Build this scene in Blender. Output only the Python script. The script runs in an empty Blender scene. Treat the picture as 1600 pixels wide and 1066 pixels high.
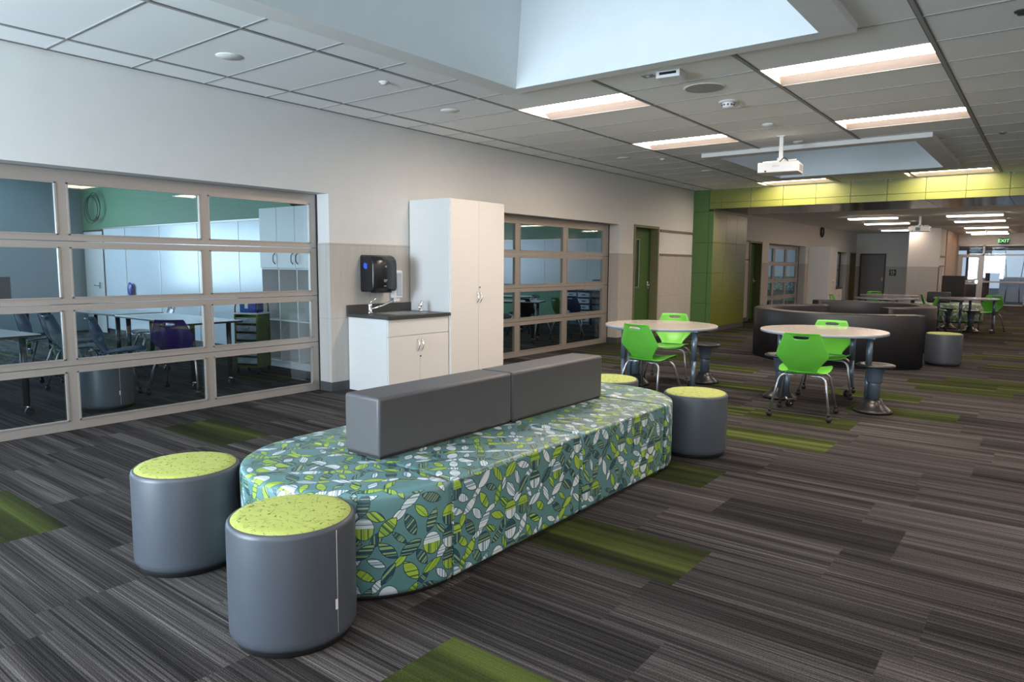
import bpy, bmesh, math, random
from mathutils import Vector, Matrix
S = bpy.context.scene
COL = S.collection
PI = math.pi
random.seed(7)

# ------------------------------------------------------------------ camera
F_PX, YAW, PITCH, ROLL = 1085.6, 0.6579, 0.1092, 0.0076
CAM = Vector((6.041, 0.0, 1.373))
cam_d = bpy.data.cameras.new('camera'); cam = bpy.data.objects.new('camera', cam_d); COL.objects.link(cam)
cam_d.sensor_width = 36.0; cam_d.lens = F_PX * 36.0 / 1600.0; cam_d.clip_start = .05; cam_d.clip_end = 200
cy, sy, cp, sp = math.cos(YAW), math.sin(YAW), math.cos(PITCH), math.sin(PITCH)
fw = Vector((-sy * cp, cy * cp, -sp)); rt = Vector((cy, sy, 0)); up = rt.cross(fw)
cr, sr = math.cos(ROLL), math.sin(ROLL)
r2 = rt * cr + up * sr; u2 = -rt * sr + up * cr
M = Matrix((r2, u2, -fw)).transposed().to_4x4(); M.translation = CAM
cam.matrix_world = M
S.camera = cam
S.view_settings.view_transform = 'Standard'; S.view_settings.look = 'None'
S.view_settings.exposure = 0.22; S.view_settings.gamma = 1.0; S.view_settings.use_curve_mapping = False
S.cycles.use_denoising = True
S.cycles.max_bounces = 9; S.cycles.diffuse_bounces = 5; S.cycles.glossy_bounces = 4
S.cycles.transparent_max_bounces = 16; S.cycles.sample_clamp_indirect = 6.0
S.cycles.caustics_reflective = False; S.cycles.caustics_refractive = False

# ------------------------------------------------------------------ world: overcast daylight
W = bpy.data.worlds.new('sky'); S.world = W; W.use_nodes = True
bg = W.node_tree.nodes['Background']; bg.inputs[0].default_value = (.62, .78, 1, 1); bg.inputs[1].default_value = .62

# levels
H = 2.94        # main ceiling
H2 = 2.66       # passage ceiling
DAY = (.70, .86, 1.0)
WARM = (1.0, .79, .63)
def area(name, loc, rot, sx, sy_, power, color):
    l = bpy.data.lights.new(name, 'AREA'); l.shape = 'RECTANGLE'; l.size = sx; l.size_y = sy_
    l.energy = power; l.color = color
    o = bpy.data.objects.new(name, l); COL.objects.link(o); o.location = loc; o.rotation_euler = rot
    return o
# daylight through the tall windows behind the camera, the right hand windows, the two rooflights, the classroom windows
area('window_daylight', (1.6, -3.62, 1.5), (PI/2+.55, 0, 0), 2.9, 2.4, 640, DAY)
area('window_daylight', (8.4, -3.62, 1.5), (PI/2+.75, 0, 0), 4.6, 2.4, 130, DAY)
area('rooflight_daylight', (3.5, 2.6, 5.05), (math.radians(28), 0, 0), 1.9, 2.6, 9, DAY)
area('rooflight_daylight', (3.4, 10.9, 5.05), (0, 0, 0), 1.9, 2.2, 4, DAY)
area('classroom_daylight', (-9.34, 1.0, 1.55), (0, -PI/2-.25, 0), 1.5, 6.0, 330, (.55, .78, 1.0))
area('classroom_daylight', (-9.34, 9.6, 1.55), (0, -PI/2, 0), 1.5, 6.0, 150, (.55, .78, 1.0))
area('classroom_daylight', (-9.34, 23.5, 1.55), (0, -PI/2, 0), 1.5, 7.0, 230, (.55, .78, 1.0))
# added area lamps without fixtures, out of view, filling room and passage
for x_ in (7.1, 9.5):
    for y_ in (-1.8, 1.2, 4.2, 6.1, 8.5, 13.2): area('added_ceiling_fill', (x_, y_, H-.02), (0, 0, 0), 1.1, .5, 26, WARM)
for x_ in (2.2, 4.7): area('added_ceiling_fill', (x_, -1.6, H-.02), (0, 0, 0), 1.1, .5, 42, WARM)
for y_ in (18.5, 22.5, 27.0): area('added_ceiling_fill', (7.0, y_, H2-.02), (0, 0, 0), 1.1, .4, 42, (1.0, .68, .50))

# ------------------------------------------------------------------ material helpers
class NT:
    def __init__(s, name):
        s.m = bpy.data.materials.new(name); s.m.use_nodes = True
        s.t = s.m.node_tree; s.b = s.t.nodes['Principled BSDF']
    def n(s, typ, **kw):
        nd = s.t.nodes.new(typ)
        for k, v in kw.items(): setattr(nd, k, v)
        return nd
    def put(s, sock, v):
        if isinstance(v, bpy.types.NodeSocket): s.t.links.new(v, sock)
        elif isinstance(v, (tuple, list)) and len(v) == 3 and sock.type == 'RGBA': sock.default_value = (*v, 1)
        else: sock.default_value = v
    def math(s, op, a, b=None, c=None, clamp=False):
        nd = s.n('ShaderNodeMath', operation=op, use_clamp=clamp); s.put(nd.inputs[0], a)
        if b is not None: s.put(nd.inputs[1], b)
        if c is not None: s.put(nd.inputs[2], c)
        return nd.outputs[0]
    def mix(s, f, a, b):
        nd = s.n('ShaderNodeMix', data_type='RGBA'); s.put(nd.inputs[0], f); s.put(nd.inputs[6], a); s.put(nd.inputs[7], b)
        return nd.outputs[2]
    def mixf(s, f, a, b):
        nd = s.n('ShaderNodeMix', data_type='FLOAT'); s.put(nd.inputs[0], f); s.put(nd.inputs[2], a); s.put(nd.inputs[3], b)
        return nd.outputs[0]
    def sep(s, v):
        nd = s.n('ShaderNodeSeparateXYZ'); s.put(nd.inputs[0], v); return nd.outputs
    def comb(s, x, y, z=0.0):
        nd = s.n('ShaderNodeCombineXYZ')
        for i, q in enumerate((x, y, z)): s.put(nd.inputs[i], q)
        return nd.outputs[0]
    def coord(s, k='Object'): return s.n('ShaderNodeTexCoord').outputs[k]
    def noise(s, v, scale, detail=2, rough=.5, dim='3D'):
        nd = s.n('ShaderNodeTexNoise', noise_dimensions=dim); s.put(nd.inputs['Vector'], v)
        nd.inputs['Scale'].default_value = scale; nd.inputs['Detail'].default_value = detail; nd.inputs['Roughness'].default_value = rough
        return nd.outputs[0]
    def white(s, v):
        nd = s.n('ShaderNodeTexWhiteNoise', noise_dimensions='3D'); s.put(nd.inputs['Vector'], v); return nd.outputs
    def ramp(s, f, stops, interp='LINEAR'):
        nd = s.n('ShaderNodeValToRGB'); s.put(nd.inputs[0], f); cr_ = nd.color_ramp; cr_.interpolation = interp
        while len(cr_.elements) < len(stops): cr_.elements.new(.5)
        for e, (p, c) in zip(cr_.elements, stops):
            e.position = p; e.color = (*c, 1) if isinstance(c, tuple) else (c, c, c, 1)
        return nd.outputs[0]
    def bump(s, h, strength=.2, dist=.01):
        nd = s.n('ShaderNodeBump'); s.put(nd.inputs['Height'], h); nd.inputs['Strength'].default_value = strength
        nd.inputs['Distance'].default_value = dist; s.t.links.new(nd.outputs[0], s.b.inputs['Normal'])
    def out(s, col=None, rough=.5, metal=0.0, spec=.5):
        if col is not None: s.put(s.b.inputs['Base Color'], col)
        s.put(s.b.inputs['Roughness'], rough); s.put(s.b.inputs['Metallic'], metal)
        s.b.inputs['Specular IOR Level'].default_value = spec
        return s.m

def plain(name, col, rough=.5, metal=0.0, var=.04, scale=6, spec=.5, bump=0, bscale=300):
    """one colour with a faint procedural mottling"""
    t = NT(name); v = t.coord()
    f = t.noise(v, scale, 3)
    c = t.mix(f, tuple(max(0, q * (1 - var)) for q in col), tuple(min(1, q * (1 + var)) for q in col))
    if bump: t.bump(t.noise(v, bscale, 2), bump, .002)
    return t.out(c, rough, metal, spec)
def emis(name, col, strength):
    t = NT(name); t.put(t.b.inputs['Emission Color'], col); t.b.inputs['Emission Strength'].default_value = strength
    return t.out((.9, .9, .9), .5)

MAT = {}
MAT['wall'] = plain('painted_plaster', (.69, .68, .66), .75, bump=.05)
MAT['soffit'] = plain('soffit_paint', (.72, .72, .70), .8)
MAT['wellwall'] = plain('rooflight_paint', (.72, .75, .75), .8)
MAT['alu'] = plain('satin_aluminium', (.44, .405, .375), .42, .55, .03)
MAT['chrome'] = plain('chrome', (.85, .85, .86), .12, 1.0)
MAT['steel'] = plain('grey_tube_steel', (.42, .43, .45), .3, .85)
MAT['tablesteel'] = plain('blue_grey_powder_steel', (.13, .17, .22), .3, .5)
MAT['darksteel'] = plain('dark_steel', (.05, .052, .058), .35, .5)
MAT['black'] = plain('black_plastic', (.012, .012, .014), .25)
MAT['rubber'] = plain('black_rubber', (.012, .012, .012), .6)
MAT['vinyl'] = plain('grey_vinyl', (.075, .076, .083), .42, var=.06, bump=.12, bscale=500)
MAT['vinyl_dark'] = plain('charcoal_vinyl', (.019, .0185, .022), .42, var=.06, bump=.1)
MAT['vinyl_stool'] = plain('slate_vinyl', (.066, .078, .096), .38, var=.05, bump=.1, bscale=500)
MAT['thread'] = plain('white_thread', (.6, .6, .62), .7)
MAT['base'] = plain('baseboard_rubber', (.055, .055, .06), .55)
MAT['green_plastic'] = plain('lime_green_plastic', (.12, .45, .045), .32, var=.03)
MAT['green_plastic_far'] = MAT['green_plastic']
MAT['purple_plastic'] = plain('purple_plastic', (.028, .012, .085), .3)
MAT['blue_plastic'] = plain('navy_blue_plastic', (.035, .06, .15), .3)
MAT['slate_plastic'] = plain('slate_blue_plastic', (.05, .09, .13), .3)
MAT['dark_plastic'] = plain('charcoal_plastic', (.018, .019, .022), .3)
MAT['olive_plastic'] = plain('olive_green_plastic', (.06, .12, .015), .35)
MAT['laminate'] = plain('table_laminate', (.50, .455, .42), .14, var=.03, scale=20)
MAT['laminate_white'] = plain('white_laminate', (.8, .82, .84), .25)
MAT['edge'] = plain('grey_table_edge', (.30, .34, .39), .4)
MAT['white'] = plain('white_plastic', (.75, .75, .74), .4)
MAT['white_panel'] = plain('white_board_enamel', (.68, .73, .78), .22)
MAT['counter'] = plain('charcoal_worktop', (.045, .045, .045), .45, var=.2, scale=60)
MAT['stainless'] = plain('stainless_steel', (.5, .5, .5), .28, .95)
MAT['green_paint'] = plain('green_wall_paint', (.14, .28, .16), .6)
MAT['blue_paint'] = plain('pale_blue_grey_paint', (.36, .43, .46), .7)
MAT['green_door'] = plain('green_door_paint', (.045, .115, .022), .45)
MAT['green_door_light'] = plain('green_frame_paint', (.06, .15, .025), .45)
MAT['olive_frame'] = plain('olive_frame_paint', (.16, .15, .07), .45)
MAT['grey_door'] = plain('taupe_door_paint', (.20, .19, .19), .5)
MAT['door_frame'] = plain('dark_door_frame', (.06, .055, .055), .5)
MAT['reveal'] = plain('bronze_reveal', (.20, .165, .14), .5)
MAT['mesh_grey'] = plain('speaker_grille', (.34, .34, .34), .6, var=.2, scale=400)
MAT['tan_wood'] = None
MAT['blue_bin'] = plain('blue_bin_plastic', (.02, .05, .35), .35)
MAT['tray'] = plain('frosted_tray_plastic', (.42, .50, .58), .3)
MAT['tray_white'] = plain('white_tray_plastic', (.60, .64, .74), .35)
MAT['cart_green'] = plain('cart_olive_green', (.09, .13, .015), .4)
MAT['blue_mark'] = plain('blue_ink', (.03, .12, .75), .4)
MAT['grey_mark'] = plain('grey_ink', (.35, .35, .36), .5)
MAT['brown'] = plain('brown_basket', (.07, .045, .03), .6)
MAT['board_black'] = plain('black_felt_screen', (.012, .011, .011), .7)
MAT['red'] = plain('red_plastic', (.6, .03, .02), .4)
MAT['lens'] = emis('fluorescent_lens', (1.0, .83, .68), 30.0)
MAT['strip_lens'] = emis('strip_light_lens', (1.0, .78, .62), 12.0)
MAT['reflector'] = plain('white_reflector_enamel', (.86, .74, .68), .35)
MAT['exit_green'] = emis('exit_green', (.02, .75, .18), 1.0)
MAT['exit_white'] = emis('exit_letter', (.03, .9, .22), 1.3)
MAT['dark_green'] = plain('dark_green_plastic', (.01, .05, .02), .5)
MAT['ground_out'] = plain('outside_paving', (.05, .06, .05), .8)
MAT['out_white'] = plain('outside_white_wall', (.72, .70, .78), .7)
MAT['out_mauve'] = plain('outside_mauve_soffit', (.20, .13, .13), .7)
MAT['tile_ceiling'] = None

def tile_ceiling():
    t = NT('mineral_fibre_tile'); v = t.coord()
    f = t.noise(v, 90, 4, .7)
    c = t.mix(f, (.80, .81, .805), (.90, .905, .90))
    sp_ = t.noise(v, 260, 2, .6)
    t.bump(sp_, .35, .003)
    return t.out(c, .9, 0, .1)
MAT['tile_ceiling'] = tile_ceiling()
MAT['tee'] = plain('ceiling_tee', (.33, .33, .33), .6)
MAT['tee_dark'] = plain('ceiling_tee_shade', (.17, .16, .155), .7)  # shadow beside the tees put into colour; also the wall edge strip

def wain():
    t = NT('wood_look_wall_tile'); x, y, z = t.sep(t.coord())
    s = t.math('ADD', x, y)
    cell = t.math('FLOOR', t.math('DIVIDE', t.math('ADD', s, .28), .61))
    row = t.math('FLOOR', t.math('DIVIDE', z, .785))
    rnd = t.white(t.comb(cell, row, 3.0))[0]
    g = t.noise(t.comb(t.math('MULTIPLY', s, 26), t.math('MULTIPLY', z, 1.6), rnd), 1.0, 5, .65)
    g2 = t.noise(t.comb(t.math('MULTIPLY', s, 90), t.math('MULTIPLY', z, 5), rnd), 1.0, 2, .5)
    c = t.mix(g, (.40, .375, .345), (.58, .55, .51))
    c = t.mix(t.math('MULTIPLY', g2, .25), c, (.30, .28, .26))
    c = t.mix(t.math('MULTIPLY', rnd, .22), c, (.56, .55, .53))
    fx = t.math('FRACT', t.math('DIVIDE', t.math('ADD', s, .28), .61)); fz = t.math('FRACT', t.math('DIVIDE', z, .785))
    gr = t.math('MAXIMUM', t.math('LESS_THAN', fx, .006), t.math('LESS_THAN', fz, .005))
    c = t.mix(gr, c, (.30, .285, .27))
    return t.out(c, .5)
MAT['wain'] = wain()

def pale_wood(name, a, b):
    t = NT(name); x, y, z = t.sep(t.coord())
    g = t.noise(t.comb(t.math('MULTIPLY', t.math('ADD', x, y), 2.0), t.math('MULTIPLY', z, 70), 0.0), 1.0, 4, .7)
    return t.out(t.mix(g, a, b), .45)
MAT['cab'] = pale_wood('white_textured_melamine', (.68, .665, .655), (.76, .745, .73))
MAT['tan_wood'] = pale_wood('tan_wood_panel', (.34, .22, .13), (.46, .31, .19))

def glass():
    m = bpy.data.materials.new('clear_window_glass'); m.use_nodes = True; t = m.node_tree; t.nodes.clear()
    o = t.nodes.new('ShaderNodeOutputMaterial'); tr = t.nodes.new('ShaderNodeBsdfTransparent'); gl = t.nodes.new('ShaderNodeBsdfGlossy')
    tr.inputs[0].default_value = (.90, .95, .95, 1); gl.inputs[1].default_value = .02; gl.inputs[0].default_value = (.9, .95, 1, 1)
    fr = t.nodes.new('ShaderNodeLayerWeight'); fr.inputs[0].default_value = .5
    pw = t.nodes.new('ShaderNodeMath'); pw.operation = 'POWER'; pw.inputs[1].default_value = 5.0
    mu = t.nodes.new('ShaderNodeMath'); mu.operation = 'MULTIPLY_ADD'; mu.inputs[1].default_value = .92; mu.inputs[2].default_value = .075; mu.use_clamp = True
    mx = t.nodes.new('ShaderNodeMixShader')
    t.links.new(fr.outputs['Facing'], pw.inputs[0]); t.links.new(pw.outputs[0], mu.inputs[0]); t.links.new(mu.outputs[0], mx.inputs[0]); t.links.new(tr.outputs[0], mx.inputs[1])
    t.links.new(gl.outputs[0], mx.inputs[2]); t.links.new(mx.outputs[0], o.inputs[0])
    return m
MAT['glass'] = glass()

def green_panel(name, a, b, rough, spec=.5):
    t = NT(name); v = t.coord(); g = t.noise(v, 2.5, 2)
    return t.out(t.mix(g, a, b), rough, 0, spec)
MAT['panel'] = green_panel('green_metal_panel', (.070, .150, .038), (.080, .165, .042), .38)
MAT['panel_side'] = green_panel('olive_metal_panel', (.13, .15, .02), (.145, .165, .025), .30)
MAT['panel_under'] = plain('bronze_metal_soffit', (.10, .09, .075), .18, .6)
MAT['joint'] = plain('panel_joint', (.02, .035, .012), .8)
MAT['header_panel'] = green_panel('lit_green_metal_panel', (.165, .185, .03), (.18, .20, .035), .4)  # the green panel with the lamps' yellow wash put into its colour

def carpet():
    t = NT('striped_carpet_plank')
    at = t.n('ShaderNodeAttribute', attribute_name='plank'); rnd, grn, tone = t.sep(at.outputs['Vector'])
    x, y, z = t.sep(t.coord())
    off = t.math('MULTIPLY', rnd, 57.0)
    xo = t.math('ADD', t.math('MULTIPLY', x, .55), off)
    yo = t.math('ADD', y, off)
    band = t.noise(t.comb(t.math('MULTIPLY', xo, .5), t.math('MULTIPLY', yo, 9.0), off), 1.0, 1, .5)
    line = t.noise(t.comb(xo, t.math('MULTIPLY', yo, 62.0), off), 1.0, 2, .6)
    fine = t.noise(t.comb(t.math('MULTIPLY', xo, 2.0), t.math('MULTIPLY', yo, 230.0), off), 1.0, 1, .5)
    tuft = t.noise(t.comb(t.math('MULTIPLY', x, 170), t.math('MULTIPLY', y, 260), 0.0), 1.0, 1, .6)
    v = t.math('ADD', t.math('MULTIPLY', band, .55), t.math('MULTIPLY', line, .55))
    v = t.math('ADD', v, t.math('MULTIPLY', fine, .62))
    v = t.math('ADD', v, t.math('MULTIPLY', tone, .13))
    v = t.math('MULTIPLY_ADD', tuft, .42, v)
    v = t.math('SUBTRACT', v, .61)      # about .15 .. .9
    c = t.ramp(v, [(.22, (.010, .0095, .010)), (.42, (.023, .0215, .022)), (.60, (.055, .051, .051)), (.80, (.135, .127, .125)), (.98, (.27, .255, .25))])
    gv = t.math('ADD', t.math('MULTIPLY', band, 1.5), t.math('MULTIPLY', tuft, .5))
    gv = t.math('ADD', gv, t.math('MULTIPLY', line, .25))
    gc = t.ramp(t.math('SUBTRACT', gv, .62), [(.12, (.012, .013, .009)), (.50, (.032, .042, .012)), (.95, (.095, .125, .028))])
    c = t.mix(t.math('MULTIPLY', grn, .95), c, gc)
    t.bump(t.math('ADD', tuft, fine), .5, .004)
    return t.out(c, .95, 0, .05)
MAT['carpet'] = carpet()

def leaf_fabric():
    """teal cloth printed with striped leaf and half-round shapes; needs UVs in metres"""
    t = NT('leaf_print_fabric'); u, v, _ = t.sep(t.coord('UV'))
    sc = 1 / .098
    ground = (.10, .235, .245)
    U = t.math('MULTIPLY', u, sc); V = t.math('MULTIPLY', v, sc)
    col = ground
    def layer(col, du, dv, seed, wmin, wmax, prob, dprob, L):
        a = t.math('ADD', U, du); b = t.math('ADD', V, dv)
        ia = t.math('FLOOR', a); ib = t.math('FLOOR', b)
        rn = t.white(t.comb(ia, ib, seed)); rc = t.sep(rn[1]); rv = rn[0]
        rn2 = t.sep(t.white(t.comb(ib, ia, seed + 7.0))[1])
        fa = t.math('SUBTRACT', t.math('FRACT', a), .5); fb = t.math('SUBTRACT', t.math('FRACT', b), .5)
        par = t.math('SUBTRACT', t.math('MULTIPLY', t.math('PINGPONG', t.math('ADD', ia, ib), 1.0), 2.0), 1.0)
        ang = t.math('MULTIPLY_ADD', t.math('SUBTRACT', rn2[2], .5), 1.0, t.math('MULTIPLY', par, PI / 4))
        ca = t.math('COSINE', ang); sa = t.math('SINE', ang)
        p = t.math('ADD', t.math('MULTIPLY', fa, ca), t.math('MULTIPLY', fb, sa))
        q = t.math('SUBTRACT', t.math('MULTIPLY', fb, ca), t.math('MULTIPLY', fa, sa))
        w = t.math('MULTIPLY_ADD', rn2[0], wmax - wmin, wmin)
        R = t.math('DIVIDE', t.math('ADD', L * L, t.math('MULTIPLY', w, w)), t.math('MULTIPLY', w, 2.0))
        d = t.math('SUBTRACT', R, w)
        qq = t.math('ADD', t.math('ABSOLUTE', q), d)
        dist = t.math('SUBTRACT', t.math('SQRT', t.math('ADD', t.math('MULTIPLY', p, p), t.math('MULTIPLY', qq, qq))), R)
        # some cells hold a split oval instead: two halves with different stripes
        isd = t.math('LESS_THAN', rv, dprob)
        f2 = t.math('MULTIPLY', fa, 1.12)
        dd = t.math('SUBTRACT', t.math('SQRT', t.math('ADD', t.math('MULTIPLY', f2, f2), t.math('MULTIPLY', fb, fb))), .485)
        dist = t.mixf(isd, dist, dd)
        half = t.math('MULTIPLY', t.math('GREATER_THAN', fb, 0.0), isd)
        on = t.math('LESS_THAN', rn2[1], prob)
        inside = t.math('MULTIPLY', t.math('LESS_THAN', dist, 0.0), on)
        edge = t.math('MULTIPLY', t.math('LESS_THAN', t.math('ABSOLUTE', dist), .016), on)
        sa2 = t.math('MULTIPLY_ADD', half, PI / 2, t.math('MULTIPLY', t.math('FLOOR', t.math('MULTIPLY', rc[0], 4.0)), PI / 4))
        s = t.math('ADD', t.math('MULTIPLY', fa, t.math('COSINE', sa2)), t.math('MULTIPLY', fb, t.math('SINE', sa2)))
        st = t.noise(t.comb(t.math('MULTIPLY', s, 13.0), t.math('MULTIPLY', rv, 40.0), seed), 1.0, 1, .5)
        stv = t.math('GREATER_THAN', st, .54)
        st3 = t.math('GREATER_THAN', st, .62)
        lime = t.mix(stv, (.34, .52, .06), (.16, .32, .04)); lime = t.mix(st3, lime, (.02, .07, .07))
        whit = t.mix(stv, (.66, .74, .76), (.20, .33, .40))
        navy = t.mix(stv, (.025, .075, .11), (.26, .40, .16))
        pick = t.math('FRACT', t.math('MULTIPLY_ADD', half, .43, rc[1]))
        cc = t.mix(t.math('GREATER_THAN', pick, .31), lime, whit)
        cc = t.mix(t.math('GREATER_THAN', pick, .64), cc, navy)
        col = t.mix(inside, col, cc)
        return t.mix(edge, col, (.012, .045, .055))
    col = layer(col, .5, .5, 5.0, .12, .22, .95, 0.0, .44)
    col = layer(col, 0.0, 0.0, 1.0, .17, .27, .93, .22, .545)
    t.b.inputs['Coat Weight'].default_value = .45; t.b.inputs['Coat Roughness'].default_value = .28
    return t.out(col, .45, 0, .5)
MAT['leaf'] = leaf_fabric()

def lime_print():
    t = NT('lime_scribble_fabric'); v = t.coord()
    x, y, z = t.sep(v)
    base = t.mix(t.noise(v, 22, 3), (.36, .42, .085), (.47, .53, .14))
    w = t.n('ShaderNodeTexNoise'); t.put(w.inputs['Vector'], v); w.inputs['Scale'].default_value = 18; w.inputs['Detail'].default_value = 1
    d = t.math('ABSOLUTE', t.math('SUBTRACT', w.outputs[0], .5))
    n2 = t.noise(v, 38, 1)
    line = t.math('MULTIPLY', t.math('LESS_THAN', d, .010), t.math('GREATER_THAN', n2, .50))
    vo = t.n('ShaderNodeTexVoronoi', feature='DISTANCE_TO_EDGE'); t.put(vo.inputs['Vector'], v); vo.inputs['Scale'].default_value = 30
    l2 = t.math('MULTIPLY', t.math('LESS_THAN', vo.outputs[0], .02), t.math('GREATER_THAN', t.noise(v, 30, 1), .57))
    blob = t.math('GREATER_THAN', t.noise(v, 60, 1), .715)
    m = t.math('MAXIMUM', t.math('MAXIMUM', line, l2), blob)
    return t.out(t.mix(t.math('MULTIPLY', m, .85), base, (.05, .09, .02)), .7)
MAT['lime'] = lime_print()

# ------------------------------------------------------------------ mesh helpers
def bm_new(): return bmesh.new()
def bx(bm, x0, x1, y0, y1, z0, z1, bev=0, seg=2, mi=0):
    r = bmesh.ops.create_cube(bm, size=1)
    vs = r['verts']
    for v in vs: v.co = Vector(((x0+x1)/2 + v.co.x*(x1-x0), (y0+y1)/2 + v.co.y*(y1-y0), (z0+z1)/2 + v.co.z*(z1-z0)))
    fs = set(f for v in vs for f in v.link_faces)
    for f in fs: f.material_index = mi
    if bev:
        es = list(set(e for v in vs for e in v.link_edges))
        r = bmesh.ops.bevel(bm, geom=es, offset=bev, segments=seg, profile=.5, affect='EDGES')
        for f in r['faces']: f.material_index = mi; f.smooth = True
    return bm
def cyl(bm, c, r0, r1, z0, z1, seg=32, mi=0, cap=True, smooth=True):
    return lathe(bm, c, [(r0, z0), (r1, z1)], seg, mi, cap, smooth)
def lathe(bm, c, prof, seg=40, mi=0, cap=True, smooth=True, a0=0, a1=2*PI):
    full = abs(a1 - a0 - 2*PI) < 1e-6
    n = seg if full else seg + 1
    rings = []
    for r, z in prof:
        rings.append([bm.verts.new((c[0] + r*math.cos(a0+(a1-a0)*k/seg), c[1] + r*math.sin(a0+(a1-a0)*k/seg), (c[2] if len(c) > 2 else 0) + z)) for k in range(n)])
    for a, b in zip(rings, rings[1:]):
        for k in range(n if full else n-1):
            f = bm.faces.new((a[k], a[(k+1) % n], b[(k+1) % n], b[k])); f.material_index = mi; f.smooth = smooth
    if cap and full:
        if prof[0][0] > 1e-4: f = bm.faces.new(rings[0][::-1]); f.material_index = mi
        if prof[-1][0] > 1e-4: f = bm.faces.new(rings[-1]); f.material_index = mi
    return rings
def tube(bm, pts, r, seg=10, mi=0):
    pts = [Vector(p) for p in pts]; rings = []
    rr = r if isinstance(r, (list, tuple)) else [r]*len(pts)
    nrm = None
    for i, p in enumerate(pts):
        d = (pts[min(i+1, len(pts)-1)] - pts[max(i-1, 0)]).normalized()
        if nrm is None: nrm = d.orthogonal().normalized()
        nrm = (nrm - d * nrm.dot(d)).normalized(); b = d.cross(nrm)
        rings.append([bm.verts.new(p + (nrm*math.cos(2*PI*k/seg) + b*math.sin(2*PI*k/seg))*rr[i]) for k in range(seg)])
    for a, b in zip(rings, rings[1:]):
        for k in range(seg):
            f = bm.faces.new((a[k], a[(k+1) % seg], b[(k+1) % seg], b[k])); f.smooth = True; f.material_index = mi
    f = bm.faces.new(rings[0][::-1]); f.material_index = mi; f = bm.faces.new(rings[-1]); f.material_index = mi
def arcpts(p0, p1, p2, n=5):
    """rounded corner between p0-p1-p2 as a quadratic curve"""
    p0, p1, p2 = Vector(p0), Vector(p1), Vector(p2)
    return [p0*(1-t)**2 + p1*2*t*(1-t) + p2*t*t for t in [k/n for k in range(n+1)]]
def prism(bm, poly, z0, z1, mi=0, smooth=False):
    a = [bm.verts.new((x, y, z0)) for x, y in poly]; b = [bm.verts.new((x, y, z1)) for x, y in poly]
    n = len(poly)
    for k in range(n):
        f = bm.faces.new((a[k], a[(k+1) % n], b[(k+1) % n], b[k])); f.material_index = mi; f.smooth = smooth
    f = bm.faces.new(a[::-1]); f.material_index = mi; f = bm.faces.new(b); f.material_index = mi
def quad(bm, a, b, c, d, mi=0):
    f = bm.faces.new([bm.verts.new(p) for p in (a, b, c, d)]); f.material_index = mi; return f

def ob(name, bm, mats, parent=None, loc=None, smooth_angle=None):
    bmesh.ops.recalc_face_normals(bm, faces=bm.faces)
    me = bpy.data.meshes.new(name); bm.to_mesh(me); bm.free()
    for m in (mats if isinstance(mats, (list, tuple)) else [mats]): me.materials.append(MAT[m] if isinstance(m, str) else m)
    o = bpy.data.objects.new(name, me); COL.objects.link(o)
    if loc: o.location = loc
    if parent: o.parent = parent
    return o
def structure(name, bm, mats): o = ob(name, bm, mats); o['kind'] = 'structure'; return o
def empty(name, loc=(0, 0, 0), rz=0):
    o = bpy.data.objects.new(name, None); COL.objects.link(o); o.location = loc; o.rotation_euler = (0, 0, rz); o.empty_display_size = .1
    return o
def tag(o, label, cat, group=None):
    o['label'] = label; o['category'] = cat
    if group: o['group'] = group
    return o
def thing(name, label, cat, loc=(0, 0, 0), rz=0, group=None): return tag(empty(name, loc, rz), label, cat, group)
KIDS = {}
def kids(o): return [c for c in COL.objects if c.parent == o]
def dup(o, parent=None, loc=None, rz=None, label=None, group=None):
    c = o.copy(); COL.objects.link(c)
    if parent: c.parent = parent
    if loc is not None: c.location = loc
    if rz is not None: c.rotation_euler = (0, 0, rz)
    if label: c['label'] = label
    if group: c['group'] = group
    for k in kids(o): dup(k, c)
    return c
def text(body, size, mat, parent, loc, rot, depth=.001, name='lettering'):
    cu = bpy.data.curves.new(name, 'FONT'); cu.body = body; cu.size = size; cu.extrude = depth; cu.align_x = 'CENTER'; cu.align_y = 'CENTER'
    cu.materials.append(MAT[mat]); o = bpy.data.objects.new(name, cu); COL.objects.link(o)
    
    bpy.context.view_layer.update()
    me = bpy.data.meshes.new_from_object(o); bpy.data.objects.remove(o)
    o = bpy.data.objects.new(name, me); COL.objects.link(o)
    o.location = loc; o.rotation_euler = rot; o.parent = parent; return o

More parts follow.
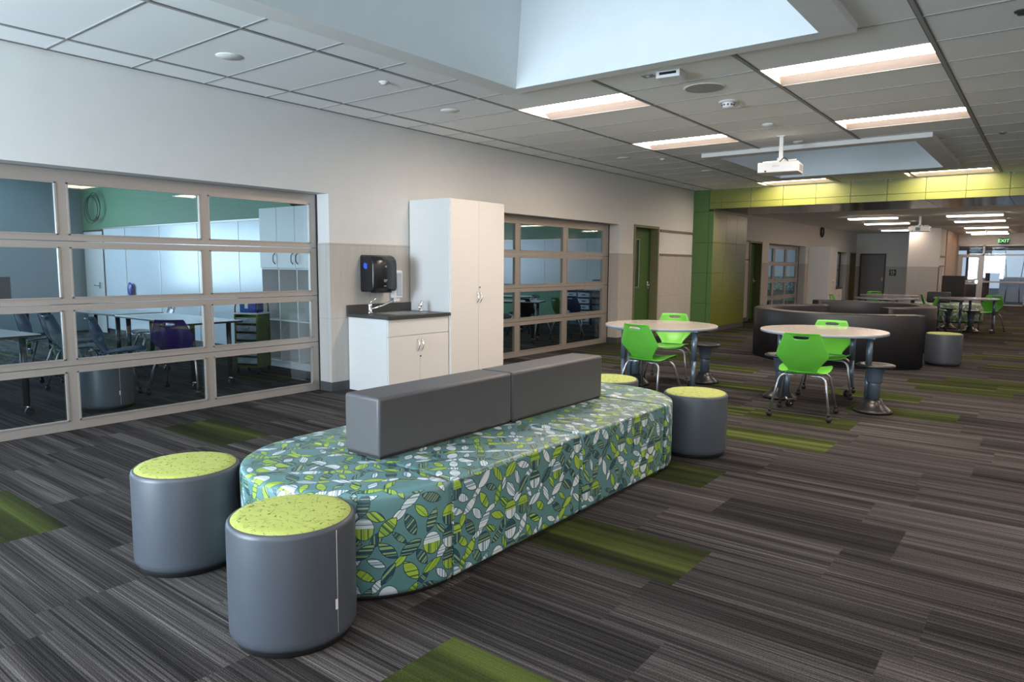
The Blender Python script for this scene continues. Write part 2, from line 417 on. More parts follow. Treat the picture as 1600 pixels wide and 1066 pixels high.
# ------------------------------------------------------------------ floor: carpet planks, one face each
PW, PL = .4478, .914
def build_floor():
    bm = bm_new(); at = bm.verts.layers.float_vector  # placeholder
    lay = bm.faces.layers.float_vector.new('plank')
    rng = random.Random(3)
    green_at = [(4.38, 2.92), (4.84, 1.58), (1.62, 1.15), (.85, 2.92), (3.95, 4.27), (4.32, 6.55), (4.34, 5.62), (3.3, 7.9), (5.0, 7.45), (3.3, 6.3), (2.6, 9.0), (5.1, 9.0), (1.9, 10.2), (5.6, 9.9), (4.6, 8.2), (6.3, 12.2), (5.6, 13.2)]
    j = -14
    while True:
        y0 = 2.70 + PW*j; y1 = y0 + PW
        if y0 > 33: break
        # plank ends in a row are staggered
        ym = (y0+y1)/2
        phase = rng.random()*PL
        fixed = [g for g in green_at if y0 <= g[1] < y1]
        if fixed: phase = (fixed[0][0] - PL/2) % PL
        x = -10.2 + ((phase + 10.2) % PL) - PL
        x = phase - PL*math.ceil((phase + 9.4)/PL)
        while x < 12.2:
            cx = x + PL/2
            g = 1.0 if any(abs(cx-a) < PL*.4 and y0 <= b < y1 for a, b in green_at) else 0.0
            rg = rng.random()
            if not g and not fixed:
                if ym > 8.5 and rg < .20 and cx > -.2: g = 1.0
                if cx < -.3 and rg < .16: g = .8
                if ym < .4 and rg < .1: g = 1.0
            a, b = max(x, -9.4), min(x+PL, 12.1)
            if b > a:
                # split each plank in two so long rows stay planar quads
                f = bm.faces.new([bm.verts.new(p) for p in ((a, y0, 0), (b, y0, 0), (b, y1, 0), (a, y1, 0))])
                f[lay] = Vector((rng.random(), g, rng.random()))
            x += PL
        j += 1
    bx(bm, -9.4, 12.1, -3.6, 33, -.2, -.002)
    return structure('floor', bm, 'carpet')
build_floor()

# ------------------------------------------------------------------ ceiling grid with holes
GX, GY = 4.049, 5.7665
TX, TY = 1.2192, .6096
LIGHTS = [(4.049, 5.7665), (4.049, 8.2049), (1.6106, 5.7665), (1.6106, 8.2049), (1.52, 13.31), (3.96, 13.31)]
WELLS = [(2.06, 4.93, .9, 5.06), (2.03, 4.83, 9.50, 12.55)]
def build_ceiling():
    xs = sorted(set([0.0, 12.0] + [GX + TX*i for i in range(-3, 7)] + [w for a in WELLS for w in a[:2]] + [1.52, 1.52+TX, 3.96, 3.96+TX]))
    ys = sorted(set([-3.5, 14.0] + [GY + TY*j for j in range(-15, 13)] + [w for a in WELLS for w in a[2:]] + [13.31, 13.92]))
    bm = bm_new()
    def hole(x, y):
        for a, b, c, d in WELLS:
            if a < x < b and c < y < d: return 'w'
        for a, c in LIGHTS:
            if a < x < a+TX and c < y < c+TY: return 'l'
        return None
    for x0, x1 in zip(xs, xs[1:]):
        for y0, y1 in zip(ys, ys[1:]):
            if hole((x0+x1)/2, (y0+y1)/2): continue
            quad(bm, (x0, y0, H), (x0, y1, H), (x1, y1, H), (x1, y0, H), 0)
    # tees and their painted shade lines: strips just under the tiles, cut at wells
    def strip_y(x, w, mi, z):
        segs = [(-3.5, 14.0)]
        for a, b, c, d in WELLS:
            if a-.02 < x < b+.02:
                segs = [q for s_ in segs for q in ((s_[0], min(s_[1], c)), (max(s_[0], d), s_[1])) if q[1] > q[0]]
        for a, b in segs: bx(bm, x-w/2, x+w/2, a, b, z, H, mi=mi)
    def strip_x(y, w, mi, z):
        segs = [(0.0, 12.0)]
        for a, b, c, d in WELLS:
            if c-.02 < y < d+.02:
                segs = [q for s_ in segs for q in ((s_[0], min(s_[1], a)), (max(s_[0], b), s_[1])) if q[1] > q[0]]
        for a, b in segs: bx(bm, a, b, y-w/2, y+w/2, z, H, mi=mi)
    for i in range(-3, 7):
        x = GX + TX*i; strip_y(x, .024, 1, H-.006); strip_y(x+.016, .010, 2, H-.004); strip_y(x-.016, .006, 2, H-.004)
    for j in range(-15, 13):
        y = GY + TY*j; strip_x(y, .012, 1, H-.005); strip_x(y+.009, .008, 2, H-.0035)
    strip_y(.012, .024, 2, H-.005)
    o = structure('ceiling', bm, ['tile_ceiling', 'tee', 'tee_dark'])
build_ceiling()

def build_well(n, w, lean, top=5.1):
    a, b, c, d = w; fr = .20; dz = .055; z0 = H - dz
    bm = bm_new()
    # lip frame hanging below the tiles
    ia, ib, ic, id_ = a+fr, b-fr, c+fr, d-.14
    for q in ((a, ia, c, d), (ib, b, c, d), (ia, ib, c, ic), (ia, ib, id_, d)): bx(bm, *q, z0, H+.03, mi=0)
    l = lean*(top - z0)
    lo = [(ia, ic, z0), (ib, ic, z0), (ib, id_, z0), (ia, id_, z0)]
    hi = [(ia+l, ic+l, top), (ib-l, ic+l, top), (ib-l, id_-l*.3, top), (ia+l, id_-l*.3, top)]
    for k in range(4):
        p, q, r_, s_ = Vector(lo[k]), Vector(lo[(k+1) % 4]), Vector(hi[(k+1) % 4]), Vector(hi[k])
        quad(bm, p, q, r_, s_, 1)
    # outer curb closes the roof side
    bx(bm, hi[0][0]-.9, hi[0][0]-.85, hi[0][1]-.9, hi[2][1]+.9, H+.05, top, mi=0)
    structure('ceiling_skylight_well', bm, ['soffit', 'wellwall'])
build_well(1, WELLS[0], .10)
build_well(2, WELLS[1], .10)

# ------------------------------------------------------------------ walls
DOORS = [(-.10, 4.66, 2.10), (6.95, 10.86, 2.09)]
def boxes(lst, mi=0, bm=None):
    bm = bm or bm_new()
    for b in lst: bx(bm, *b, mi=mi)
    return bm
T = -.30
pier = [(-3.5, -.10), (4.66, 6.95), (10.86, 11.40), (12.40, 14.0)]
bm = boxes([(T, 0, a, b, 0, H) for a, b in pier])
boxes([(T, 0, -.10, 4.66, 2.10, H), (T, 0, 6.95, 10.86, 2.09, H), (T, 0, 11.40, 12.40, 2.12, H)], 0, bm)
boxes([(T, 0, 14.0, 16.0, 0, H+.3)], 0, bm)
structure('wall_left', bm, 'wall')
bm = bm_new()
for a, b in pier: bx(bm, T-.005, .006, a-.006 if a > 0 else a, b+.006 if b < 13.9 else b-.001, .1, 1.59)
structure('trim_1', bm, 'wain')          # tile wainscot
bm = bm_new()
for a, b in pier: bx(bm, T-.009, .011, a-.011 if a > 0 else a, b+.011 if b < 13.9 else b-.001, 0, .1)
structure('baseboard_left', bm, 'base')
bm = bm_new(); bx(bm, 0, .018, 12.46, 13.995, 2.03, 2.075); bx(bm, 0, .018, 12.46, 13.995, 1.572, 1.612)
structure('trim_2', bm, 'reveal')        # two bronze reveals beside the green door

# green panelled portal
def portal():
    bm = bm_new()
    X1 = .445; g = .007
    bx(bm, .004, X1-.01, 14.012, 16.0, 0, H, mi=1)                       # backing of the column
    zs = [.0, .602, 1.232, 1.865, 2.50, H-.002]
    for z0, z1 in zip(zs, zs[1:]):
        for x0, x1 in ((.004, .345), (.345, X1)):
            if z1 > 2.9 and x0 > .3: continue
            bx(bm, x0+g/2, x1-g/2 if x1 < X1 else x1, 14.0, 14.014, max(z0+g/2, .012), z1-g/2, mi=0)
    bx(bm, .35, 1.2-g/2, 14.0, 14.014, 2.67, H-.002, mi=0)
    # side facing the passage
    for z0, z1 in zip(zs, zs[1:]):
        for y0, y1 in ((14.014, 14.735), (14.735, 15.36), (15.36, 16.0)):
            bx(bm, X1-.012, X1, y0+g/2, y1-g/2, max(z0+g/2, .1), min(z1, 2.56)-g/2, mi=2)
    bx(bm, X1-.006, X1+.004, 14.63, 15.52, .12, 1.58, mi=2)              # flush access panel
    bx(bm, X1-.012, X1+.002, 14.03, 15.99, .0, .1, mi=4)
    # header
    bx(bm, X1-.01, 12.0, 14.012, 16.0, 2.555, H, mi=1)
    xs = [.348, .6, 1.2, 1.82, 2.42, 3.02, 3.62, 4.215, 4.80, 5.40, 6.0, 6.6, 7.2, 7.8, 8.4, 9.0, 9.6, 10.2, 10.8, 11.4, 12.0]
    for x0, x1 in zip(xs, xs[1:]):
        bx(bm, x0+g/2, x1-g/2, 13.996, 14.013, 2.672, H-.002, mi=3)
        bx(bm, x0+g/2, x1-g/2, 13.996, 14.013, 2.55, 2.665, mi=3)
    for x0, x1 in zip(xs[1::2], xs[3::2]):
        bx(bm, x0+g/2, x1-g/2, 14.014, 16.0, 2.547, 2.556, mi=5)
    bx(bm, X1, .6, 14.014, 16, 2.547, 2.556, mi=5)
    for x in xs[2:10:1]:                                                 # rivets
        for zz in (2.70, 2.91): 
            for s_ in (-1, 1): bx(bm, x+s_*.035-.006, x+s_*.035+.006, 13.992, 13.997, zz-.006, zz+.006, mi=6)
    structure('wall_portal', bm, ['panel', 'joint', 'panel_side', 'header_panel', 'base', 'panel_under', 'alu'])
portal()

# passage beyond the portal
YE = 31.5
bm = boxes([(T, 0, 16.0, 17.50, 0, H), (T, 0, 18.45, 19.05, 0, H), (T, 0, 22.55, 26.3, 0, H), (T, 0, 27.98, 28.52, 0, H), (T, 0, 29.42, 29.8, 0, H),
            (T, 0, 17.50, 18.45, 2.02, H), (T, 0, 19.05, 22.55, 2.0, H), (T, 0, 26.3, 27.98, 1.92, H), (T, 0, 28.52, 29.42, 1.93, H)])
structure('wall_passage', bm, 'wall')
bm = bm_new()
for a, b in ((16.0, 17.5), (18.45, 19.05), (22.55, 26.3), (27.98, 28.52), (29.42, 29.5)): bx(bm, T-.004, .006, a-.005, b+.005, .1, 1.48)
bx(bm, 0, .155, 29.490, 29.5, .1, 1.42)
bx(bm, 1.055, 2.2, 29.490, 29.5, .1, 1.42)
bx(bm, 2.194, 3.106, 26.494, 26.6, .1, 1.42); bx(bm, 3.094, 3.106, 26.494, 27.6, .1, 1.42)
structure('trim_3', bm, 'wain')
bm = bm_new()
for a, b in ((16.0, 17.5), (18.45, 19.05), (22.55, 26.3), (27.98, 28.52)): bx(bm, T-.008, .011, a-.008, b+.008, 0, .1)
structure('baseboard_passage', bm, 'base')
bm = bm_new(); bx(bm, 0, .02, 16.02, 17.44, 1.98, 2.03); bx(bm, 0, .02, 16.02, 17.44, 1.52, 1.56)
bx(bm, 3.1, 3.125, 26.7, 27.9, 1.72, 1.78); bx(bm, 3.1, 3.125, 26.7, 27.9, 1.42, 1.46)
structure('trim_4', bm, 'reveal')
bm = bm_new()
bx(bm, 0, .16, 29.5, 29.8, 0, H2); bx(bm, 1.05, 2.2, 29.5, 29.8, 0, H2); bx(bm, .16, 1.05, 29.5, 29.8, 1.90, H2)   # around the restroom door
bx(bm, 2.2, 3.1, 26.5, YE, 0, H2)
structure('wall_end', bm, 'wall')
bm = bm_new(); bx(bm, 3.1, 3.13, 28.0, YE-.01, 0, H2-.005); structure('trim_5', bm, 'tan_wood')
bm = bm_new(); bx(bm, -.3, 12, 16.0, 33, H2, H2+.05); structure('ceiling_passage', bm, 'tile_ceiling')
bm = bm_new(); bx(bm, 0, 8.2, 16.001, 16.02, 2.55, H2+.05); structure('trim_6', bm, 'soffit')
# other sides of the big room, unseen by this camera but closing it
bm = bm_new(); bx(bm, 12.0, 12.2, -3.5, 16.0, 0, H); structure('wall_right', bm, 'wall')
bm = bm_new(); bx(bm, 8.2, 8.4, 16.0, YE, 0, H); structure('wall_passage_right', bm, 'wall')
bm = bm_new()
bx(bm, T, 12.2, -3.7, -3.5, 0, .3); bx(bm, T, 12.2, -3.7, -3.5, 2.7, H)
for a, b in ((T, .1), (3.1, 6.1), (10.7, 12.2)): bx(bm, a, b, -3.7, -3.5, .3, 2.7)
structure('wall_rear', bm, 'wall')

# glazed end of the passage
def glazed_end():
    bm = bm_new(); y0, y1 = YE, YE+.1
    zt, zr, zm = 2.22, 1.84, .87
    bx(bm, 3.1, 8.2, y0, y1, zt+.03, H2)                                   # wall over the glazing
    structure('wall_glazing_head', bm, 'wall')
    bm = bm_new()
    for x in (3.10, 3.93, 5.27, 6.6): bx(bm, x, x+.06, y0-.02, y1, 0, zt+.03)
    bx(bm, 3.1, 8.2, y0-.02, y1, zt-.02, zt+.04); bx(bm, 3.1, 8.2, y0-.02, y1, zr, zr+.06)
    bx(bm, 3.99, 8.2, y0-.02, y1, zm-.02, zm+.03); bx(bm, 3.99, 8.2, y0-.02, y1, 0, .05)
    w = structure('window_1', bm, 'alu')
    bm = bm_new(); quad(bm, (3.99, y0+.04, .05), (8.2, y0+.04, .05), (8.2, y0+.04, zt), (3.99, y0+.04, zt)); quad(bm, (3.16, y0+.04, zr+.06), (3.93, y0+.04, zr+.06), (3.93, y0+.04, zt), (3.16, y0+.04, zt))
    ob('pane', bm, 'glass', w)
    bm = bm_new()
    for q in ((3.17, 3.31, .02, zr), (3.81, 3.93, .02, zr), (3.31, 3.81, 1.78, zr), (3.31, 3.81, .77, .93), (3.31, 3.81, .02, .24)): bx(bm, q[0], q[1], y0, y0+.05, q[2], q[3])
    d = structure('door_6', bm, 'alu')
    bm = bm_new(); quad(bm, (3.31, y0+.03, .24), (3.81, y0+.03, .24), (3.81, y0+.03, 1.78), (3.31, y0+.03, 1.78)); ob('pane', bm, 'glass', d)
    bm = bm_new(); tube(bm, [(3.3, y0-.06, .86), (3.8, y0-.06, .86)], .018); bx(bm, 3.76, 3.84, y0-.09, y0, .81, .93); ob('push_bar', bm, 'chrome', d)
    # outside: paving, low white wall, mauve soffit, thin bent posts imitating glass reflections
    bm = bm_new(); bx(bm, 0, 14, YE+.1, 60, -.25, -.02); structure('ground', bm, 'ground_out')
glazed_end()
ow = bm_new(); bx(ow, 4.3, 9.5, 36.0, 36.2, -.02, 1.02)
tag(ob('garden_wall', ow, 'out_white'), 'low pale lavender wall outside beyond the glazed end', 'wall')
ow = bm_new(); bx(ow, 1.8, 10, 33.2, 34.4, 2.10, 2.5); bx(ow, 3.2, 4.05, 34.2, 34.3, 0, 2.1)
tag(ob('canopy', ow, 'out_mauve'), 'mauve brown entrance canopy and its pier outside the glazed end', 'canopy')
for n, (xx, bend, lab) in enumerate(((4.55, .10, 'leftmost bent grey post standing in for a reflection in the glazed end'), (5.05, -.10, 'middle leaning grey post standing in for a reflection in the glazed end'), (5.3, -.07, 'grey post standing in for a glazing reflection, right of the leaning middle one'))):
    p = bm_new(); tube(p, [(xx, 35.2, -.02), (xx+bend*.4, 35.2, .6), (xx-bend*.2, 35.2, 1.3), (xx-bend, 35.2, 2.2)], .02)  # added posts, shaped after room reflections in the glass
    tag(ob('reflection_post', p, 'steel'), lab, 'post', 'bent posts standing in for glazing reflections')
# exit sign
e = thing('exit_sign', 'green lit exit sign hung over the far glazed doors', 'sign', (4.55, 31.3, 2.38))
bm = bm_new(); bx(bm, -.15, .15, -.02, .02, -.10, .10, .006); ob('sign_box', bm, 'dark_green', e)
text('EXIT', .17, 'exit_white', e, (0, -.024, 0), (PI/2, 0, 0))
bm = bm_new(); bx(bm, -.01, .01, -.01, .01, .10, H2-2.38); ob('stem', bm, 'white', e)

# doors of the left wall -------------------------------------------------------
def garage(n, y0, y1, z1, panes, pitch_z, xd=-.2):
    """aluminium sectional door; panes = list of (ya,yb)"""
    root = empty('door_%d' % n, (xd, 0, 0)); root['kind'] = 'structure'
    rows = 4; rb = [0, .53, 1.03, 1.535, z1]
    if z1 < 2.05: rb = [0, .5, .98, 1.46, z1]
    for k in range(rows):
        za, zb = rb[k]+.003, rb[k+1]-.003
        pa = za + (.075 if k == 0 else .045); pb = zb - (.10 if k == rows-1 else .045)
        bm = bm_new()
        bx(bm, -.045, 0, y0, y1, za, pa); bx(bm, -.045, 0, y0, y1, pb, zb)
        ed = [y0] + [v for p in panes for v in p] + [y1]
        for a, b in zip(ed[::2], ed[1::2]):
            bx(bm, -.045, 0, a, b, pa, pb)
        # glazing beads
        for a, b in panes:
            bx(bm, -.02, .007, a, a+.012, pa, pb); bx(bm, -.02, .007, b-.012, b, pa, pb)
            bx(bm, -.02, .007, a, b, pa, pa+.010); bx(bm, -.02, .007, a, b, pb-.010, pb)
        s_ = ob('door_section', bm, 'alu', root)
        bm = bm_new()
        for a, b in panes: quad(bm, (-.02, a, pa), (-.02, b, pa), (-.02, b, pb), (-.02, a, pb))
        ob('pane', bm, 'glass', s_)
    bm = bm_new(); bx(bm, -.10, -.05, y1-.001, y1+.0, 0, z1); bx(bm, -.04, .01, y1-.012, y1-.002, 0, z1)
    ob('side_seal', bm, 'rubber', root)
    return root
garage(1, -.098, 4.655, 2.098, [(-.06, 1.02), (1.09, 2.195), (2.27, 3.37), (3.445, 4.565)], .5)
garage(2, 6.952, 10.855, 2.088, [(6.99, 8.14), (8.25, 9.40), (9.52, 10.66)], .5)
garage(3, 19.055, 22.545, 1.998, [(19.1, 20.05), (20.2, 21.2), (21.32, 22.4)], .48)

def swing_door(n, y0, y1, zt, light=True, mat='green_door', frame='olive_frame', xr=-.14, window=True):
    root = empty('door_%d' % n, (0, 0, 0)); root['kind'] = 'structure'
    bm = bm_new(); fwid = .045
    bx(bm, T+.01, .02, y0-.0, y0+fwid, 0, zt); bx(bm, T+.01, .02, y1-fwid, y1, 0, zt); bx(bm, T+.01, .02, y0+fwid, y1-fwid, zt-fwid, zt)
    ob('door_frame', bm, frame, root)
    bm = bm_new(); a, b = y0+fwid, y1-fwid
    if window:
        wa, wb, wz0, wz1 = a+.08, a+.08+.36, .98, 1.86
        bx(bm, xr-.045, xr, a, wa, .01, zt-fwid-.005); bx(bm, xr-.045, xr, wb, b, .01, zt-fwid-.005)
        bx(bm, xr-.045, xr, wa, wb, .01, wz0); bx(bm, xr-.045, xr, wa, wb, wz1, zt-fwid-.005)
    else: bx(bm, xr-.045, xr, a, b, .01, zt-fwid-.005)
    leaf = ob('door_leaf', bm, mat, root)
    if window:
        bm = bm_new(); quad(bm, (xr-.02, wa, wz0), (xr-.02, wb, wz0), (xr-.02, wb, wz1), (xr-.02, wa, wz1)); ob('pane', bm, 'glass', leaf)
        bm = bm_new(); 
        for q in ((wa-.012, wa, wz0, wz1), (wb, wb+.012, wz0, wz1), (wa-.012, wb+.012, wz0-.012, wz0), (wa-.012, wb+.012, wz1, wz1+.012)): bx(bm, xr, xr+.008, *q)
        ob('window_bead', bm, 'alu', leaf)
    bm = bm_new(); hy = b - .09 if not window else b-.07
    bx(bm, xr, xr+.012, hy-.03, hy+.03, .92, 1.08, .004); tube(bm, [(xr, hy, 1.0), (xr+.05, hy, 1.0), (xr+.055, hy-.11, 1.0)], .011)
    ob('door_handle', bm, 'chrome', leaf)
    return root
swing_door(4, 11.402, 12.398, 2.118)
swing_door(5, 17.502, 18.448, 2.018)
swing_door(7, 28.52, 29.42, 1.93, window=False)
# grey restroom door in the end wall
r_ = empty('door_8'); r_['kind'] = 'structure'
bm = bm_new(); bx(bm, .16, .205, 29.46, 29.6, 0, 1.90); bx(bm, 1.005, 1.05, 29.46, 29.6, 0, 1.90); bx(bm, .205, 1.005, 29.46, 29.6, 1.85, 1.90); ob('door_frame', bm, 'door_frame', r_)
bm = bm_new(); bx(bm, .205, 1.005, 29.52, 29.56, .01, 1.85); lf = ob('door_leaf', bm, 'grey_door', r_)
bm = bm_new(); bx(bm, .92, .97, 29.50, 29.52, .88, 1.0); tube(bm, [(.945, 29.52, .93), (.945, 29.46, .93), (.84, 29.45, .93)], .012); ob('door_handle', bm, 'chrome', lf)
# restroom sign with two figures
sg = thing('restroom_sign', 'small dark restroom sign with white figures beside the grey door', 'sign', (1.30, 29.488, 1.19))
bm = bm_new(); bx(bm, -.115, .115, -.012, 0, -.115, .115, .01); ob('sign_plate', bm, 'door_frame', sg)
bm = bm_new()
for dx in (-.045, .02):
    lathe(bm, (dx, -.014, .075), [(.001, 0), (.013, .0)], 8, cap=False)
    bx(bm, dx-.014, dx+.014, -.0145, -.012, .0, .058); bx(bm, dx-.01, dx+.01, -.0145, -.012, -.03, .0)
    bx(bm, dx-.012, dx+.012, -.0145, -.012, .062, .086)
bx(bm, .055, .085, -.0145, -.012, .0, .03); bx(bm, -.05, .05, -.0145, -.012, -.075, -.06)
ob('pictogram', bm, 'white', sg)
# window gap further down with a dark frame
bm = bm_new(); bx(bm, -.24, -.2, 26.3, 26.36, .0, 1.92); bx(bm, -.24, -.2, 27.0, 27.05, 0, 1.92); bx(bm, -.24, -.2, 27.9, 27.98, 0, 1.92)
for z in (.0, .62, 1.24, 1.87): bx(bm, -.24, -.2, 26.3, 27.98, z, z+.05)
w2 = structure('window_2', bm, 'darksteel'); bm = bm_new(); quad(bm, (-.22, 26.3, 0), (-.22, 27.98, 0), (-.22, 27.98, 1.92), (-.22, 26.3, 1.92)); ob('pane', bm, 'glass', w2)

# ------------------------------------------------------------------ classrooms behind the glass
bm = bm_new()
bx(bm, -9.3, T, 5.83, 5.95, 0, H); bx(bm, -9.3, T, 14.35, 14.47, 0, H); bx(bm, -9.3, T, 18.62, 18.74, 0, H); bx(bm, -9.3, T, 29.2, 29.3, 0, H)
bx(bm, -9.3, T, -2.8, -2.7, 0, H); bx(bm, -9.3, T, 6.1, 6.2, 0, H)
structure('wall_partition', bm, 'green_paint')
bm = bm_new()
for y0, y1, ws in ((-2.8, 5.95, (-2.0, 4.0)), (5.95, 14.47, (6.6, 12.6)), (14.47, 18.74, None), (18.74, 29.3, (20.0, 27.0))):
    if ws:
        bx(bm, -9.4, -9.3, y0, ws[0], 0, H); bx(bm, -9.4, -9.3, ws[1], y1, 0, H); bx(bm, -9.4, -9.3, ws[0], ws[1], 0, .8); bx(bm, -9.4, -9.3, ws[0], ws[1], 2.3, H)
    else: bx(bm, -9.4, -9.3, y0, y1, 0, H)
structure('wall_classroom_far', bm, 'blue_paint')
bm = bm_new(); bx(bm, -9.4, T, -2.8, 29.3, H, H+.05); structure('ceiling_classroom', bm, 'tile_ceiling')
bm = bm_new()
for y in (5.82, 14.34, 18.75): bx(bm, -9.3, T, y-.0, y+.01, 0, .1)
structure('baseboard_classroom', bm, 'base')

def board(x0, x1, y, z0, z1, label, group='whiteboard panels on the classroom wall', flip=False, mat='white_panel'):
    r = thing('whiteboard_panel', label, 'whiteboard', ((x0+x1)/2, y, z0), 0, group); w = (x1-x0)/2; h = z1-z0
    bm = bm_new(); bx(bm, -w+.012, w-.012, -.022, -.004, 0, h, .002); ob('board', bm, mat, r)
    bm = bm_new(); bx(bm, -w, -w+.012, -.026, -.004, 0, h); bx(bm, w-.012, w, -.026, -.004, 0, h); bx(bm, -w, w, -.032, -.004, h, h+.025)
    ob('frame', bm, 'alu', r); return r
names = ['beside the pale door', 'second from the pale door', 'third from the pale door', 'fourth from the pale door', 'left neighbour of the wall cabinet unit']
xb = [-8.28, -7.38, -6.10, -4.83, -3.64, -2.35]
for k, (a, b) in enumerate(zip(xb, xb[1:])):
    board(a, b, 5.82, .10, 1.99, 'tall white board panel of the first classroom, ' + names[k], 'whiteboard panels of the first classroom')
xb = [-7.6, -6.4, -5.3, -4.03, -2.79, -1.5]
for k, (a, b) in enumerate(zip(xb, xb[1:])):
    board(a, b, 14.34, .88, 1.99, 'white board panel of the second classroom, ' + ['first from the outer end', 'second from the outer end', 'behind the narrow left panes', 'behind the wide middle panes', 'above the tray storage'][k], 'whiteboard panels of the second classroom')
# pale classroom door
r_ = empty('door_9'); r_['kind'] = 'structure'
bm = bm_new(); bx(bm, -9.15, -8.32, 5.79, 5.825, .01, 1.95); lf = ob('door_leaf', bm, 'cab', r_)
bm = bm_new(); bx(bm, -8.50, -8.44, 5.765, 5.79, .86, .98); tube(bm, [(-8.47, 5.78, .92), (-8.47, 5.73, .92), (-8.62, 5.725, .92)], .012); ob('door_handle', bm, 'chrome', lf)
bm = bm_new(); bx(bm, -8.30, -8.285, 5.79, 5.825, 0, 1.98); bx(bm, -9.18, -8.3, 5.79, 5.825, 1.955, 1.98); ob('door_frame', bm, 'darksteel', r_)
# wire loops modelling a lamp reflection at the green wall, blue bundle, hook
wo = thing('reflection_loops', 'loose round wire loops standing in for a reflection before the green wall', 'reflection', (-8.55, 5.73, 2.36))
bm = bm_new()
for k, (rx, rz) in enumerate(((.30, .26), (.26, .22), (.32, .24), (.28, .27))):
    tube(bm, [(rx*math.cos(a)+.02*k, .01*k - .02, rz*math.sin(a)+.015*k) for a in [2*PI*q/28 for q in range(29)]], .006, 5)
ob('wire_loops', bm, 'darksteel', wo)
bm = bm_new(); bmesh.ops.create_icosphere(bm, subdivisions=3, radius=.1)
rg = random.Random(2)
for v in bm.verts: v.co = Vector((v.co.x*.85, v.co.y*.35, v.co.z*1.25)) * (1 + .12*math.sin(v.co.x*60+v.co.z*40))
for f in bm.faces: f.smooth = True
tag(ob('cloth_bundle', bm, 'blue_bin', loc=(-7.15, 5.75, .88)), 'small blue bundle hanging low on the classroom whiteboards', 'bundle')

# wall cabinet unit in first classroom
wc = thing('classroom_cabinet', 'white classroom wall unit with upper doors above open cubbies', 'cabinet', (-2.31, 5.33, 0))
L_ = 1.95
bm = bm_new()
bx(bm, 0, L_, .48, .49, .0, 2.09)                                 # back
for k in range(6): bx(bm, .389*k-.009 if k else 0, .389*k+.009, 0, .48, .08, 2.09)
for z in (.08, .62, 1.29, 2.07): bx(bm, 0, L_, .0, .48, z, z+.018)
bx(bm, 0, L_, .03, .48, 0, .08)
ob('body', bm, 'cab', wc)
for k in range(5):
    bm = bm_new(); bx(bm, .389*k+.003, .389*(k+1)-.003, -.02, -.001, 1.31, 2.085, .002); d = ob('door', bm, 'cab', wc)
    hx = .389*(k+1)-.05 if k in (0, 1, 3) else .389*k+.05
    if k == 0: hx = .389-.05
    bm = bm_new(); tube(bm, [(hx, -.02, 1.36), (hx, -.045, 1.39), (hx, -.05, 1.43), (hx, -.045, 1.47), (hx, -.02, 1.50)], .006, 6); ob('handle', bm, 'darksteel', d)
bm = bm_new(); lathe(bm, (0, 0, 0), [(.10, 0), (.15, .05), (.16, .09), (.10, .12), (.02, .13)], 20)
tag(ob('basket', bm, 'brown', loc=(-1.72, 5.55, 2.09)), 'dark round basket on top of the classroom wall unit', 'basket')

# green tray cart with a blue bin
ct = thing('tray_cart', 'dark green tray trolley with frosted trays beside the classroom wall unit', 'cart', (-1.82, 4.86, 0), .45); ct.scale = (.70, .70, 1)
bm = bm_new()
for sx in (-.23, .20): bx(bm, sx, sx+.03, -.2, .2, .10, .74, .008)
bx(bm, -.23, .23, .17, .2, .10, .74); ob('side_panel', bm, 'cart_green', ct)
bm = bm_new(); bx(bm, -.23, .23, -.2, .2, .085, .11); ob('base_shelf', bm, 'olive_plastic', ct)
bm = bm_new(); bx(bm, -.235, .235, -.21, .21, .742, .762, .006); ob('top', bm, 'white', ct)
for s_ in (-1, 1):
    bm = bm_new(); tube(bm, [(s_*.22, -.17, .75), (s_*.22, -.17, .82)] + arcpts((s_*.22, -.17, .82), (s_*.22, -.15, .90), (s_*.22, .0, .90)) + arcpts((s_*.22, .05, .90), (s_*.22, .17, .90), (s_*.22, .17, .82)) + [(s_*.22, .17, .75)], .013, 8); ob('handle', bm, 'darksteel', ct)
for k in range(6):
    z = .13 + k*.10
    bm = bm_new(); bx(bm, -.195, .195, -.195, .16, z, z+.062, .01); bx(bm, -.197, .197, -.205, .16, z+.062, z+.072, .003); bx(bm, -.06, .06, -.22, -.19, z+.035, z+.062, .006)
    ob('tray', bm, 'tray', ct)
for sx in (-.2, .2):
    for sy2 in (-.17, .17):
        bm = bm_new(); tube(bm, [(sx-.012, sy2, .035), (sx+.012, sy2, .035)], .035, 16); bx(bm, sx-.02, sx+.02, sy2-.012, sy2+.012, .04, .085); ob('caster', bm, 'rubber', ct)
b_ = thing('storage_bin', 'royal blue plastic bin with a white label on the tray trolley', 'bin', (-1.82, 4.86, .763), .45); b_.scale = (.72, .72, 1)
bm = bm_new(); bx(bm, -.15, .15, -.13, .13, 0, .17, .012); ob('bin_body', bm, 'blue_bin', b_)
bm = bm_new(); bx(bm, -.165, .165, -.145, .145, .165, .185, .006); ob('lid', bm, 'blue_bin', b_)
bm = bm_new(); bx(bm, -.05, .01, -.133, -.129, .05, .13); ob('label_card', bm, 'white', b_)

